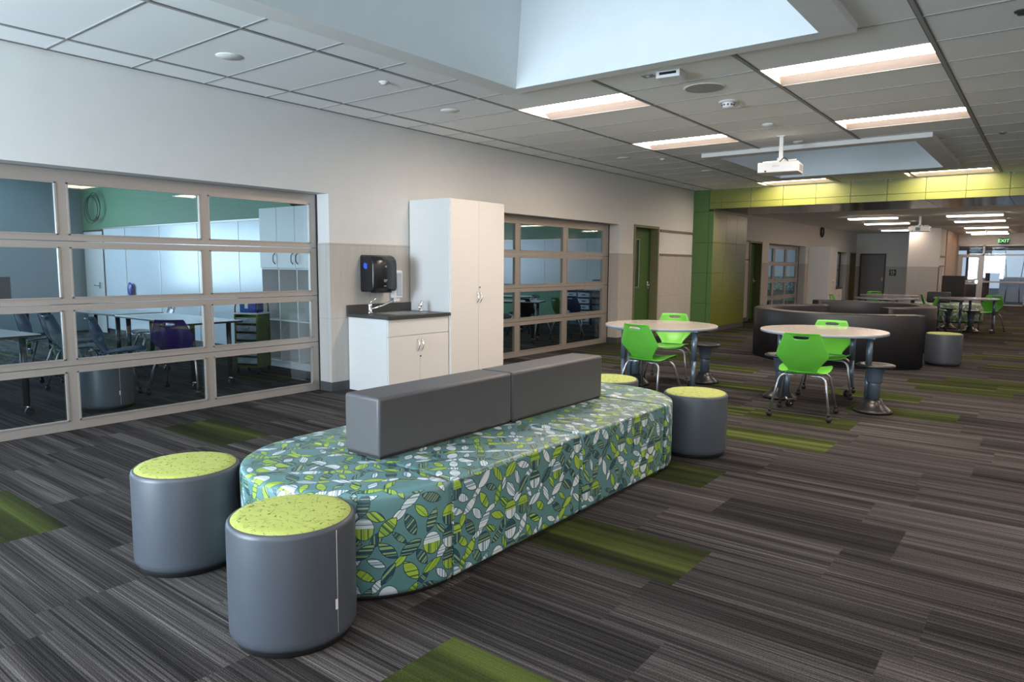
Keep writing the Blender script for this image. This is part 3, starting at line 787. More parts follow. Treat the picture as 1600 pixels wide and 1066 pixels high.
# ------------------------------------------------------------------ furniture builders
def back_w(s):   # half width of the hexagonal back against height 0..1
    pts = [(0, .125), (.08, .13), (.38, .222), (.42, .226), (.48, .224), (.94, .158), (1.0, .148)]
    for (a, wa), (b, wb) in zip(pts, pts[1:]):
        if a <= s <= b: return wa + (wb-wa)*(s-a)/(b-a)
    return pts[-1][1]
def shell_back():
    bm = bm_new()
    us = [-1, -.86, -.6, -.42, 0, .42, .6, .86, 1]
    ss = [0, .05, .1, .2, .3, .38, .42, .48, .6, .7, .80,   .845, .925, .96, 1.0]
    g = {}
    for i, s in enumerate(ss):
        for j, u in enumerate(us):
            w = back_w(s); x = u*w
            y = -.195 - .115*s - .03*(1-s)**3*0 + .055*(u*u)*(.4+.6*min(1, s*2)) * (1 if abs(u) < 1 else 1.0)
            z = .425 + .365*s
            y += .05*(1-s)**4            # sweeps into the seat
            rim = 1 if (abs(u) == 1 or i == len(ss)-1) else 0
            g[i, j] = bm.verts.new((x, y - .010*rim, z))
    for i in range(len(ss)-1):
        for j in range(len(us)-1):
            if ss[i] == .845 and us[j] in (-.42, 0): continue     # hand slot
            f = bm.faces.new((g[i, j], g[i, j+1], g[i+1, j+1], g[i+1, j])); f.smooth = True
    return bm
def shell_seat():
    bm = bm_new(); us = [-1, -.8, -.4, 0, .4, .8, 1]
    prof = [(-.175, .428, .125), (-.16, .412, .150), (-.12, .405, .215), (-.03, .415, .232), (.08, .428, .230), (.17, .432, .215), (.215, .42, .195), (.23, .395, .17)]
    rows = []
    for y, z, w in prof: rows.append([bm.verts.new((u*w, y, z + .028*u*u*(1 if y > -.1 else .3))) for u in us])
    for a, b in zip(rows, rows[1:]):
        for j in range(len(us)-1): f = bm.faces.new((a[j], a[j+1], b[j+1], b[j])); f.smooth = True
    return bm
def solid(o, t=.009):
    m = o.modifiers.new('thickness', 'SOLIDIFY'); m.thickness = t; m.offset = 0
    b = o.modifiers.new('soft', 'SUBSURF'); b.levels = 1; b.render_levels = 1
    return o
def make_chair(label, mat, legmat='steel', name='classroom_chair', casters=True):
    """faces +y; origin on the floor under the seat"""
    r = thing(name, label, 'chair')
    solid(ob('seat', shell_seat(), mat, r)); solid(ob('backrest', shell_back(), mat, r))
    for sx in (-1, 1):
        for sy_ in (-1, 1):
            bm = bm_new()
            yb = -.13 if sy_ < 0 else .12; yf = -.235 if sy_ < 0 else .225
            top = (sx*.05, yb, .392); corner = (sx*.185, yb, .392); 
            pts = [top, (sx*.13, yb, .392)] + arcpts((sx*.13, yb, .392), (sx*.192, yb, .390), (sx*.205, yb + (yf-yb)*.18, .33), 5) + [(sx*.252, yf, .055)]
            tube(bm, pts, .0115, 8); leg = ob('leg', bm, legmat, r)
            bm = bm_new(); tube(bm, [(sx*.252, yf, .07), (sx*.253, yf, .052)], .016, 8); bmesh.ops.create_uvsphere(bm, u_segments=12, v_segments=8, radius=.026, matrix=Matrix.Translation((sx*.254, yf, .026)))
            ob('foot', bm, 'rubber', leg)
    return r
def make_table(label, rad=.6, top='laminate'):
    r = thing('round_table', label, 'table')
    bm = bm_new(); lathe(bm, (0, 0, 0), [(rad-.012, .712), (rad, .716), (rad, .736), (rad-.004, .7405)], 72, 1); 
    lathe(bm, (0, 0, 0), [(rad-.004, .7405), (.0001, .7415)], 72, 0, cap=False, smooth=False); lathe(bm, (0, 0, 0), [(rad-.012, .712), (.0001, .712)], 72, 1, cap=False)
    ob('tabletop', bm, [top, 'edge'], r)
    for k in range(4):
        a = math.radians(-22 + 90*k); c, s = math.cos(a), math.sin(a); R_ = rad-.09
        bm = bm_new(); tube(bm, [(R_*c, R_*s, .71), (R_*c, R_*s, .40)], .028, 14); tube(bm, [(R_*c, R_*s, .40), (R_*c, R_*s, .105)], .024, 14)
        g = bm_new
        bx(bm, R_*c-.055, R_*c+.055, R_*s-.055, R_*s+.055, .70, .712)
        leg = ob('leg', bm, 'tablesteel', r)
        bm = bm_new()
        px, py = R_*c + .028*math.cos(a+2.2), R_*s + .028*math.sin(a+2.2)
        tube(bm, [(px-.022*math.sin(a), py+.022*math.cos(a), .036), (px-.008*math.sin(a), py+.008*math.cos(a), .036)], .036, 16)
        tube(bm, [(px+.008*math.sin(a), py-.008*math.cos(a), .036), (px+.022*math.sin(a), py-.022*math.cos(a), .036)], .036, 16)
        cs = ob('caster', bm, 'rubber', leg)
        bm = bm_new(); tube(bm, [(R_*c, R_*s, .11), (R_*c, R_*s, .075), (px, py, .06)], .012, 8)
        tube(bm, [(px-.028*math.sin(a), py+.028*math.cos(a), .036), (px+.028*math.sin(a), py-.028*math.cos(a), .036)], .010, 8)
        q = (px + .05*math.cos(a+2.2), py + .05*math.sin(a+2.2)); bx(bm, min(px, q[0])-.018, max(px, q[0])+.018, min(py, q[1])-.014, max(py, q[1])+.014, .074, .080)
        ob('brake', bm, 'chrome', cs)
    return r
def make_wobble(label):
    r = thing('wobble_stool', label, 'stool')
    bm = bm_new(); lathe(bm, (0, 0, 0), [(.0001, .012), (.15, .004), (.168, .012), (.17, .022), (.15, .036), (.11, .070), (.082, .10), (.072, .13)], 36); ob('base', bm, 'dark_plastic', r)
    bm = bm_new(); lathe(bm, (0, 0, 0), [(.052, .11), (.052, .29), (.050, .30)], 28); c = ob('lower_column', bm, 'tablesteel', r)
    bm = bm_new(); lathe(bm, (0, 0, 0), [(.062, .285), (.066, .30), (.070, .36), (.082, .42), (.095, .432)], 28); ob('upper_column', bm, 'tablesteel', r)
    bm = bm_new(); lathe(bm, (0, 0, 0), [(.09, .430), (.15, .436), (.168, .446), (.170, .458), (.155, .466), (.11, .462), (.0001, .452)], 40); ob('seat', bm, 'dark_plastic', r)
    return r
def make_ottoman(label, side='vinyl_stool', tagged=False, R=.230, h=.452):
    r = thing('round_ottoman', label, 'ottoman')
    bm = bm_new(); lathe(bm, (0, 0, 0), [(R-.03, .018), (R-.012, .022), (R-.001, .04), (R, .06), (R, h-.022), (R-.003, h-.010), (R-.010, h-.003), (R-.016, h-.004)], 72, cap=False); ob('body', bm, side, r)
    bm = bm_new(); lathe(bm, (0, 0, 0), [(R-.014, h-.006), (R-.022, h+.001), (R-.05, h+.004), (.0001, h+.007)], 72, cap=False); ob('top_panel', bm, 'lime', r)
    bm = bm_new(); lathe(bm, (0, 0, 0), [(.0001, .0), (R-.02, .0), (R-.02, .022)], 48, cap=False); ob('base', bm, 'rubber', r)
    if tagged:
        a = math.radians(6)
        bm = bm_new(); c, s = math.cos(a), math.sin(a); tube(bm, [((R+.0006)*c, (R+.0006)*s, .05), ((R+.0006)*c, (R+.0006)*s, h-.02)], .0012, 5); ob('seam', bm, 'thread', r)
        bm = bm_new(); a2 = a-.025; c, s = math.cos(a2), math.sin(a2)
        for k in range(1):
            e1 = Vector(((R+.002)*math.cos(a-.052), (R+.002)*math.sin(a-.052), 0)); e2 = Vector(((R+.003)*math.cos(a-.008), (R+.003)*math.sin(a-.008), 0))
            zz = (.142, .180)
            for off in (0, .0012):
                n_ = Vector((c, s, 0))*off
                quad(bm, e1+n_+Vector((0, 0, zz[0])), e2+n_+Vector((0, 0, zz[0])), e2+n_+Vector((0, 0, zz[1])), e1+n_+Vector((0, 0, zz[1])))
        ob('tag', bm, 'white', r)
    return r

# ------------------------------------------------------------------ leaf-print sofa, module by module
def uv_box(me, curved=None):
    """UVs in metres: tops use x,y ; sides use length along the side and z"""
    uv = me.uv_layers.new(name='UVMap')
    for p in me.polygons:
        n = p.normal
        for li in p.loop_indices:
            co = me.vertices[me.loops[li].vertex_index].co
            if abs(n.z) > .6: uv.data[li].uv = (co.x+7, co.y)
            elif curved: 
                a = math.atan2(co.y-curved[1], co.x-curved[0]); 
                if curved[2]*a < 0 and abs(a) > 3: a = curved[2]*abs(a)
                uv.data[li].uv = (a*curved[3]+3, co.z+.52)
            elif abs(n.x) > abs(n.y): uv.data[li].uv = (co.y+3, co.z+.52)
            else: uv.data[li].uv = (co.x+1, co.z+.52)
SH = .46
def bench(x0, x1, y0, y1, label):
    r = thing('straight_bench', label, 'bench', (0, 0, 0), 0, 'straight leaf-print bench modules')
    bm = bm_new(); bx(bm, x0+.005, x1-.005, y0+.006, y1-.006, .02, SH, .018, 3)
    o = ob('upholstery', bm, 'leaf', r); uv_box(o.data)
    bm = bm_new(); bx(bm, x0+.03, x1-.03, y0+.03, y1-.03, 0, .022); ob('base', bm, 'rubber', r)
    return r
XC = 3.50; HW = .585
YA, YM, YB = 2.125, 3.165, 4.205
bench(XC, XC+HW, YA, YM, 'leaf-print bench module on the aisle side, next to the near rounded end')
bench(XC, XC+HW, YM, YB, 'leaf-print bench module on the aisle side, next to the far rounded end')
bench(XC-HW, XC, YA, YM, 'leaf-print bench module behind the backrests, next to the near rounded end')
bench(XC-HW, XC, YM, YB, 'leaf-print bench module behind the backrests, next to the far rounded end')
def round_end(yc, sgn, label):
    r = thing('half_round_bench', label, 'bench', (0, 0, 0), 0, 'rounded ends of the leaf-print sofa')
    prof = [(HW-.024, .02), (HW-.008, .026), (HW-.003, .045), (HW-.003, SH-.03), (HW-.008, SH-.012), (HW-.025, SH-.002), (HW-.05, SH), (HW*.5, SH), (.001, SH)]
    bm = bm_new(); a0 = PI if sgn < 0 else 0
    yo = yc + sgn*.003
    rings = lathe(bm, (XC, yo), prof, 48, cap=False, a0=a0, a1=a0+PI)
    # flat rear
    ends = [rg_[0] for rg_ in rings] + [rg_[-1] for rg_ in rings[::-1]]
    bm.faces.new(ends)
    for f in bm.faces:
        if len(f.verts) > 4: f.smooth = False
    bmesh.ops.remove_doubles(bm, verts=bm.verts, dist=.0005)
    for v in bm.verts: v.co.y = yo + (v.co.y-yo)*.91
    o = ob('upholstery', bm, 'leaf', r); uv_box(o.data, (XC, yo, sgn, HW))
    bm = bm_new(); lathe(bm, (XC, yo), [(.001, 0), (HW-.03, 0), (HW-.03, .022), (.001, .022)], 32, cap=False, a0=a0, a1=a0+PI)
    for v in bm.verts: v.co.y = yo + (v.co.y-yo)*.91
    ob('base', bm, 'rubber', r)
round_end(YA, -1, 'near half-round leaf-print end of the sofa behind two round ottomans')
round_end(YB, 1, 'far half-round leaf-print end of the sofa near the round tables')
for (a, b, lab) in ((YA, 3.128, 'nearer grey vinyl backrest block on the leaf-print sofa'), (3.134, 4.15, 'farther grey vinyl backrest block on the leaf-print sofa')):
    r = thing('backrest_block', lab, 'backrest', (0, 0, 0), 0, 'grey backrest blocks of the leaf-print sofa')
    bm = bm_new(); bx(bm, XC-.125, XC+.125, a, b, SH+.008, SH+.295, .016, 3); ob('cushion', bm, 'vinyl', r)
    bm = bm_new(); bx(bm, XC-.115, XC+.115, a+.01, b-.01, SH+.0005, SH+.01); ob('base', bm, 'rubber', r)

# ottomans
o1 = make_ottoman('nearest slate ottoman with lime scribble top, seam and white tag', tagged=True); o1.location = (3.87, 1.478, 0)
o1['group'] = 'round ottomans with lime tops'
o2 = make_ottoman('slate ottoman with lime top at the left, touching the near rounded end'); o2.location = (2.955, 1.55, 0); o2['group'] = 'round ottomans with lime tops'
dup(o2, loc=(4.02, 4.84, 0), rz=1.0, label='slate ottoman with lime top against the far rounded end, aisle side')
dup(o2, loc=(3.22, 4.98, 0), rz=2.0, label='ottoman mostly hidden by the grey backrest, beyond the far rounded end')
dup(o2, loc=(4.89, 11.55, 0), rz=.4, label='ottoman beside the open end of the curved charcoal sofa')

# round tables and seats
t1 = make_table('nearer-to-wall round table with pale top and blue-grey legs'); t1.location = (2.70, 6.98, 0)
t2 = dup(t1, loc=(4.24, 7.50, 0), label='round table with pale top in front of the curved charcoal sofa')
for t_ in (t1, t2): t_['group'] = 'round tables in the main room'
c1 = make_chair('green chair at the wall-side round table, its back to the camera', 'green_plastic'); c1.location = (2.79, 6.57, 0); c1.rotation_euler = (0, 0, -.15); c1['group'] = 'green chairs at the round tables'
dup(c1, loc=(2.44, 7.78, 0), rz=PI+.25, label='green chair on the far side of the wall-side round table')
dup(c1, loc=(4.29, 6.72, 0), rz=.10, label='green chair with its back to camera at the aisle-side round table')
dup(c1, loc=(4.19, 7.98, 0), rz=PI+.15, label='green chair on the far side of the aisle-side round table')
w1 = make_wobble('charcoal wobble stool standing in the aisle right of the round table'); w1.location = (4.78, 7.27, 0); w1['group'] = 'wobble stools'
dup(w1, loc=(3.86, 7.45, 0), label='charcoal wobble stool partly behind the left leg of the aisle-side table')
dup(w1, loc=(2.86, 7.86, 0), label='charcoal wobble stool at the aisle side of the wall-side table')
dup(w1, loc=(2.28, 7.22, 0), label='charcoal wobble stool under the wall-side table behind the green chair')

# ------------------------------------------------------------------ curved charcoal sofa
def arc_sofa(c, R, a0, a1, label, h=.74, thick=.26, seams=()):
    r = thing('curved_sofa', label, 'sofa', (c[0], c[1], 0), 0, 'curved charcoal sofas')
    def ring(bm, ri, ro, z0, z1, b=.025):
        n = 40; A = [math.radians(a0+(a1-a0)*k/n) for k in range(n+1)]
        pr = [(ri, z0), (ri, z1-b), (ri+b*.3, z1-b*.3), (ri+b, z1), (ro-b, z1), (ro-b*.3, z1-b*.3), (ro, z1-b), (ro, z0)]
        rings = [[bm.verts.new((q*math.cos(a), q*math.sin(a), z)) for q, z in pr] for a in A]
        for p, q in zip(rings, rings[1:]):
            for k in range(len(pr)):
                f = bm.faces.new((p[k], p[(k+1) % len(pr)], q[(k+1) % len(pr)], q[k])); f.smooth = True
        bm.faces.new(rings[0][::-1]); bm.faces.new(rings[-1])
    bm = bm_new(); ring(bm, R-thick, R, .03, h); ob('backrest', bm, 'vinyl_dark', r)
    bm = bm_new(); ring(bm, R-thick-.5, R-thick-.002, .03, .45); ob('seat', bm, 'vinyl_dark', r)
    bm = bm_new(); ring(bm, R-thick-.47, R-.03, 0, .03, .002); ob('base', bm, 'rubber', r)
    if seams:
        bm = bm_new()
        for s_ in seams:
            a = math.radians(s_); c_, s2 = math.cos(a), math.sin(a)
            tube(bm, [((R+.001)*c_, (R+.001)*s2, .04), ((R+.001)*c_, (R+.001)*s2, h-.02), ((R-.02)*c_, (R-.02)*s2, h+.0005), ((R-thick+.02)*c_, (R-thick+.02)*s2, h+.0005)], .003, 5)
        ob('seam', bm, 'rubber', r)
    return r
arc_sofa((3.64, 11.60), 1.40, 118, 322, 'curved charcoal sofa back facing the round tables', seams=(205,))
arc_sofa((3.20, 13.35), 1.38, -52, 128, 'farther curved charcoal sofa opening toward the nearer one', seams=(45,))

# far group: tables, chairs, stools, patterned bench, black screen
ft = dup(t1, loc=(4.62, 17.75, 0), rz=.3, label='round table far down the passage between two green chairs', group='tables in the far passage')
dup(t1, loc=(3.28, 16.6, 0), rz=.6, label='round table showing just over the curved sofa, in front of its twin', group='tables in the far passage')
dup(t1, loc=(3.05, 18.3, 0), rz=.9, label='round table behind another one beyond the curved sofa', group='tables in the far passage')
G = 'green chairs in the far passage'
dup(c1, loc=(4.05, 17.9, 0), rz=-PI/2+.1, label='green chair left of the far passage table, turned sideways', group=G)
dup(c1, loc=(4.98, 18.35, 0), rz=PI-.35, label='green chair right of the far passage table near the glazing', group=G)
dup(c1, loc=(2.58, 18.9, 0), rz=PI, label='green chair facing the camera in front of the taupe door', group=G)
dup(c1, loc=(3.95, 16.6, 0), rz=PI/2, label='green chair at the right end of the tables over the sofa', group=G)
dup(c1, loc=(2.55, 16.2, 0), rz=-PI/2, label='green chair at the left end of the tables over the sofa', group=G)
dup(w1, loc=(4.72, 17.95, 0), label='dark wobble stool under the right half of the far passage table')
dup(w1, loc=(4.22, 18.7, 0), label='dark wobble stool behind the left far green chair')
pb = thing('patterned_bench', 'leaf-print bench with brown back beyond the far passage table', 'bench', (3.9, 21.5, 0), 0)
bm = bm_new(); lathe(bm, (0, 0, 0), [(.80, .02), (.82, .05), (.82, .43), (.79, .46), (.001, .46)], 40, cap=False); o = ob('seat', bm, 'leaf', pb); uv_box(o.data, (0, 0, 1, .8))
bm = bm_new(); bx(bm, -.48, .05, .1, .35, .46, .74, .03); ob('backrest', bm, 'vinyl_dark', pb)
sc_ = thing('mobile_screen', 'tall black rounded screen standing in front of the glazed doors', 'screen', (3.83, 23.4, 0), 0)
bm = bm_new(); bx(bm, -.28, .28, -.02, .02, .22, 1.16, .018); ob('screen_panel', bm, 'board_black', sc_)
for s_ in (-.24, .24):
    bm = bm_new(); bx(bm, s_-.015, s_+.015, -.22, .22, .05, .08); bx(bm, s_-.012, s_+.012, -.012, .012, .08, .3); leg = ob('leg', bm, 'steel', sc_)
    bm = bm_new()
    for y_ in (-.2, .2): tube(bm, [(s_-.01, y_, .027), (s_+.01, y_, .027)], .027, 12)
    ob('caster', bm, 'rubber', leg)

# ------------------------------------------------------------------ sink cabinet, worktop, tall cabinet
def pull(bm, x, y, z, h=.10, r=.0045):
    """bowed bar handle standing off a +x face"""
    pts = [(x, y, z-h/2)] + [(x+.03*math.sin(PI*k/8), y, z-h/2 + h*k/8) for k in range(1, 8)] + [(x, y, z+h/2)]
    tube(bm, pts, r, 8)
sc = thing('sink_cabinet', 'white base cabinet with two doors under the dark worktop', 'cabinet', (0, 4.885, 0))
bm = bm_new(); bx(bm, .012, .62, 0, .918, .0, .795); ob('body', bm, 'cab', sc)
bm = bm_new(); bx(bm, .62, .64, .004, .915, .615, .79, .0015); ob('false_drawer_front', bm, 'cab', sc)
for a, b, hy in ((.004, .458, .43), (.462, .915, .49)):
    bm = bm_new(); bx(bm, .62, .64, a, b, .05, .610, .0015); d = ob('door', bm, 'cab', sc)
    bm = bm_new(); pull(bm, .64, hy, .50, .13); ob('handle', bm, 'chrome', d)
bm = bm_new(); tube(bm, [(.638, .47, .375), (.645, .47, .375)], .009, 12); ob('lock', bm, 'darksteel', sc)
wt = thing('worktop', 'charcoal worktop with backsplash beside the tall cabinet', 'worktop', (0, 4.865, 0))
bm = bm_new()
# slab with a hole for the basin
bx(bm, .012, .16, 0, .943, .797, .83); bx(bm, .52, .665, 0, .943, .797, .83); bx(bm, .16, .52, 0, .25, .797, .83); bx(bm, .16, .52, .72, .943, .797, .83)
ob('slab', bm, 'counter', wt)
bm = bm_new(); bx(bm, .007, .03, .0, .943, .83, .925); ob('backsplash', bm, 'counter', wt)
sk = thing('sink', 'stainless steel sink let into the charcoal worktop', 'sink', (0, 4.865, 0))
bm = bm_new()
for q in ((.13, .17, .22, .75), (.51, .55, .22, .75), (.17, .51, .22, .26), (.17, .51, .71, .75)): bx(bm, *q, .830, .835)
ob('rim', bm, 'stainless', sk)
bm = bm_new(); bx(bm, .17, .51, .26, .71, .68, .685); bx(bm, .165, .17, .26, .71, .68, .832); bx(bm, .51, .515, .26, .71, .68, .832); bx(bm, .17, .51, .255, .26, .68, .832); bx(bm, .17, .51, .71, .715, .68, .832)
ob('basin', bm, 'stainless', sk)
fc = thing('faucet', 'chrome faucet with a long slanting spout at the worktop', 'faucet', (.20, 5.03, .835))
bm = bm_new(); lathe(bm, (0, 0, 0), [(.028, 0), (.028, .01), (.02, .02), (.02, .075), (.022, .10), (.012, .115)], 20); ob('body', bm, 'chrome', fc)
bm = bm_new(); tube(bm, [(0, 0, .04), (.08, .10, .085), (.15, .18, .135), (.165, .20, .14), (.17, .207, .12)], .010, 10); ob('spout', bm, 'chrome', fc)
bm = bm_new(); tube(bm, [(0, 0, .11), (.015, .035, .145), (.03, .07, .165)], .007, 8); ob('lever', bm, 'chrome', fc)
fb = thing('drinking_bubbler', 'small chrome drinking bubbler at the tall cabinet end of the sink', 'tap', (.34, 5.66, .835))
bm = bm_new(); lathe(bm, (0, 0, 0), [(.024, 0), (.024, .012), (.014, .02), (.014, .06), (.022, .07), (.02, .085)], 16); ob('body', bm, 'chrome', fb)
bm = bm_new(); tube(bm, [(0, 0, .02), (.03, -.05, .04), (.035, -.06, .06)], .011, 8); tube(bm, [(0, 0, .06), (0, .02, .12)], .012, 8); ob('spout', bm, 'chrome', fb)

tc = thing('tall_cabinet', 'tall white two-door cabinet against the wall beside the sink', 'cabinet', (0, 5.812, 0))
bm = bm_new(); bx(bm, .012, .64, 0, .978, 0, 2.115); ob('body', bm, 'cab', tc)
for a, b, hy in ((.012, .493, .468), (.497, .974, .522)):
    bm = bm_new(); bx(bm, .64, .66, a, b, .05, 2.11, .0015); d = ob('door', bm, 'cab', tc)
    bm = bm_new(); pull(bm, .66, hy, .985, .135); ob('handle', bm, 'chrome', d)
bm = bm_new(); tube(bm, [(.658, .515, 1.105), (.665, .515, 1.105)], .009, 12); ob('lock', bm, 'darksteel', tc)

# paper towel dispenser: curved black shell
pt = thing('paper_towel_dispenser', 'black paper towel dispenser with a blue splash mark on the tiled wall', 'dispenser', (.007, 5.065, 1.065))
bm = bm_new()
prof = [(0, 0), (.16, 0), (.20, .012), (.215, .05), (.215, .30), (.205, .345), (.17, .385), (.12, .402), (0, .405)]
aa = [bm.verts.new((x, .012, z)) for x, z in prof]; bb = [bm.verts.new((x, .338, z)) for x, z in prof]
a2 = [bm.verts.new((x*.93, 0, .02+z*.90)) for x, z in prof]; b2 = [bm.verts.new((x*.93, .35, .02+z*.90)) for x, z in prof]
n = len(prof)
for (p, q) in ((a2, aa), (aa, bb), (bb, b2)):
    for k in range(n): f = bm.faces.new((p[k], p[(k+1) % n], q[(k+1) % n], q[k])); f.smooth = k not in (0, n-1)
bm.faces.new(a2); bm.faces.new(b2[::-1]); ob('shell', bm, 'black', pt)
bm = bm_new()
for k, (dx, dz, rr) in enumerate(((.0, 0, .024), (.018, .012, .014), (-.016, .010, .016), (.004, -.020, .015), (.020, -.014, .012), (-.004, .022, .013), (-.020, -.014, .010))):
    vs = [bm.verts.new((.085+dx+rr*math.cos(t), -.0012-.0001*k, .285+dz+rr*1.1*math.sin(t))) for t in [2*PI*q/14 for q in range(14)]]; bm.faces.new(vs)
ob('splash_mark', bm, 'blue_mark', pt)
bm = bm_new()
for y_, z_, w_, h_ in ((.17, .27, .02, .018), (.15, .125, .05, .010), (.15, .11, .038, .007), (.15, .062, .034, .006)): bx(bm, .2145, .2165, y_, y_+w_, z_, z_+h_)
ob('printed_marks', bm, 'grey_mark', pt)
bm = bm_new(); bx(bm, .10, .19, .06, .29, -.012, .004, .004); ob('outlet', bm, 'dark_plastic', pt)
sd = thing('soap_dispenser', 'white soap dispenser half behind the black towel dispenser', 'dispenser', (.007, 5.50, .94))
bm = bm_new(); bx(bm, 0, .085, 0, .12, .04, .36, .014); ob('body', bm, 'white', sd)
bm = bm_new(); bx(bm, .083, .093, .02, .10, .07, .33, .006); ob('front_cover', bm, 'tray', sd)
bm = bm_new(); bx(bm, .02, .07, .03, .09, .0, .045, .008); ob('nozzle', bm, 'white', sd)

# ------------------------------------------------------------------ ceiling fixtures
def make_light(label, group):
    r = thing('ceiling_light', label, 'light', (0, 0, 0), 0, group)
    bm = bm_new(); e_ = .012; d = .045
    lo = [(e_, e_), (TX-e_, e_), (TX-e_, TY-e_), (e_, TY-e_)]; hi = [(.03, .02), (TX-.03, .02), (TX-.03, TY-.15), (.03, TY-.15)]
    for k in range(4):
        a, b = lo[k], lo[(k+1) % 4]; c, d_ = hi[(k+1) % 4], hi[k]
        quad(bm, (*a, 0), (*b, 0), (*c, d), (*d_, d), 0)
    ou = [(0, 0), (TX, 0), (TX, TY), (0, TY)]
    for k in range(4):
        a, b = ou[k], ou[(k+1) % 4]; c, d_ = lo[(k+1) % 4], lo[k]
        quad(bm, (*a, -.004), (*b, -.004), (*c, 0), (*d_, 0), 1)
    ob('housing', bm, ['reflector', 'white'], r)
    bm = bm_new(); quad(bm, (.03, .02, d-.002), (.03, TY-.15, d-.002), (TX-.03, TY-.15, d-.002), (TX-.03, .02, d-.002))
    o = ob('lens', bm, 'lens', r)
    return r
wh = ['big bright ceiling light nearest the camera, by the tee on the right', 'bright ceiling light behind the nearest one on the aisle side', 'bright ceiling light just past the skylight well, wall side', 'bright ceiling light beside the second skylight well, wall side',
      'ceiling light washing the green header, behind the projector', 'ceiling light washing the green header, right of the second skylight well']
g_ = 'recessed ceiling lights of the main room'
L0 = make_light(wh[0], g_); L0.location = (*LIGHTS[0], H)
for (p, lab) in list(zip(LIGHTS, wh))[1:]: dup(L0, loc=(*p, H), label=lab, group=g_)
# passage: surface-mounted strip lights
def make_strip(label, w=1.1):
    r = thing('strip_light', label, 'light', (0, 0, 0), 0, 'strip lights of the passage')
    bm = bm_new(); bx(bm, -.01, w+.01, 0, .30, .012, .05, .004); ob('housing', bm, 'white', r)
    bm = bm_new(); bx(bm, 0, w, .01, .29, -.012, .014, .008); ob('lens', bm, 'strip_lens', r)
    return r
PL_ = [((3.95, 19.55), 'right-hand passage light nearest the green header'), ((3.88, 22.0), 'second passage light from the header, right-hand row'),
       ((3.80, 25.6), 'third passage light from the header, right-hand row'), ((3.62, 30.2), 'last passage light before the exit sign'),
       ((1.80, 19.5), 'passage light nearest the header in the row by the clock'), ((1.70, 22.0), 'second passage light from the header in the row by the clock'),
       ((1.42, 26.1), 'passage light half hidden by the far projector')]
st = make_strip(PL_[0][1]); st.location = (*PL_[0][0], H2-.06)
for p, lab in PL_[1:]: dup(st, loc=(*p, H2-.06), label=lab)
for x_, lab in ((3.60, 'short passage light, left one of the pair near the exit sign'), (4.20, 'short passage light, right one of the pair near the exit sign')):
    s_ = dup(st, loc=(x_, 28.6, H2-.06), label=lab); s_.scale = (.5, 1, 1)

def disc(name, label, cat, x, y, prof, mat, group=None, z=H, parts=None):
    r = thing(name, label, cat, (x, y, z), 0, group)
    bm = bm_new(); lathe(bm, (0, 0, 0), prof, 36, cap=True); ob('body', bm, mat, r); return r
ring_p = [(.098, 0), (.095, -.005), (.078, -.006), (.076, -.008), (.0001, -.009)]
grp = 'round flush ceiling discs'
disc('ceiling_disc', 'round white flush disc in the ceiling, nearest above the glass doors', 'disc', .952, 3.028, ring_p, 'white', grp)
disc('ceiling_disc', 'round flush disc in the ceiling between skylight well and wall light', 'disc', 1.037, 5.406, ring_p, 'white', grp)
disc('ceiling_disc', 'round flush ceiling disc beyond the second wall-side light', 'disc', .963, 9.219, ring_p, 'white', grp)
disc('ceiling_disc', 'round flush ceiling disc nearest the green header', 'disc', 1.417, 11.216, ring_p, 'white', grp)
sp_ = [(.045, 0), (.043, -.006), (.03, -.010), (.026, -.022), (.0001, -.024)]
disc('sprinkler_head', 'small sprinkler cap in the ceiling between two white discs', 'sprinkler', 1.345, 4.236, sp_, 'white', 'sprinkler caps')
disc('sprinkler_head', 'small sprinkler cap beyond the wall-side lights', 'sprinkler', 1.393, 9.593, sp_, 'white', 'sprinkler caps')
disc('sprinkler_head', 'small sprinkler cap right of the second skylight well', 'sprinkler', 5.47, 9.999, sp_, 'steel', 'sprinkler caps')
disc('sprinkler_head', 'dark sprinkler cap in the upper right corner of the ceiling', 'sprinkler', 5.782, 5.414, sp_, 'darksteel', 'sprinkler caps')
r = thing('ceiling_speaker', 'large round grey ceiling speaker between two lights', 'speaker', (3.495, 6.045, H))
bm = bm_new(); lathe(bm, (0, 0, 0), [(.178, 0), (.176, -.005), (.165, -.007)], 48, cap=False); ob('rim', bm, 'white', r)
bm = bm_new(); lathe(bm, (0, 0, 0), [(.166, -.005), (.0001, -.007)], 48, cap=False); ob('grille', bm, 'mesh_grey', r)
r = thing('smoke_detector', 'white smoke detector with dark slots behind the ceiling speaker', 'detector', (3.475, 6.67, H))
bm = bm_new(); lathe(bm, (0, 0, 0), [(.088, 0), (.086, -.010), (.06, -.014)], 32, cap=False); ob('base', bm, 'white', r)
bm = bm_new(); lathe(bm, (0, 0, 0), [(.055, -.012), (.055, -.05), (.045, -.062), (.0001, -.064)], 32, cap=False); hd = ob('head', bm, 'white', r)
bm = bm_new()
for k in range(10):
    a = 2*PI*k/10; tube(bm, [(.0545*math.cos(a-.14), .0545*math.sin(a-.14), -.036), (.0555*math.cos(a+.14), .0555*math.sin(a+.14), -.036)], .007, 6)
ob('slots', bm, 'black', hd)
dp = [(.062, 0), (.060, -.012), (.045, -.018), (.028, -.030), (.0001, -.032)]
disc('occupancy_sensor', 'small white domed sensor in front of the projector mount', 'sensor', 3.439, 7.961, dp, 'white', 'domed ceiling sensors')
disc('occupancy_sensor', 'small white domed sensor behind the projector mount', 'sensor', 3.402, 9.256, dp, 'white', 'domed ceiling sensors')
r = thing('ceiling_sensor_box', 'flat white box with a dark slot at the skylight well edge', 'sensor', (3.47, 5.42, H), .1)
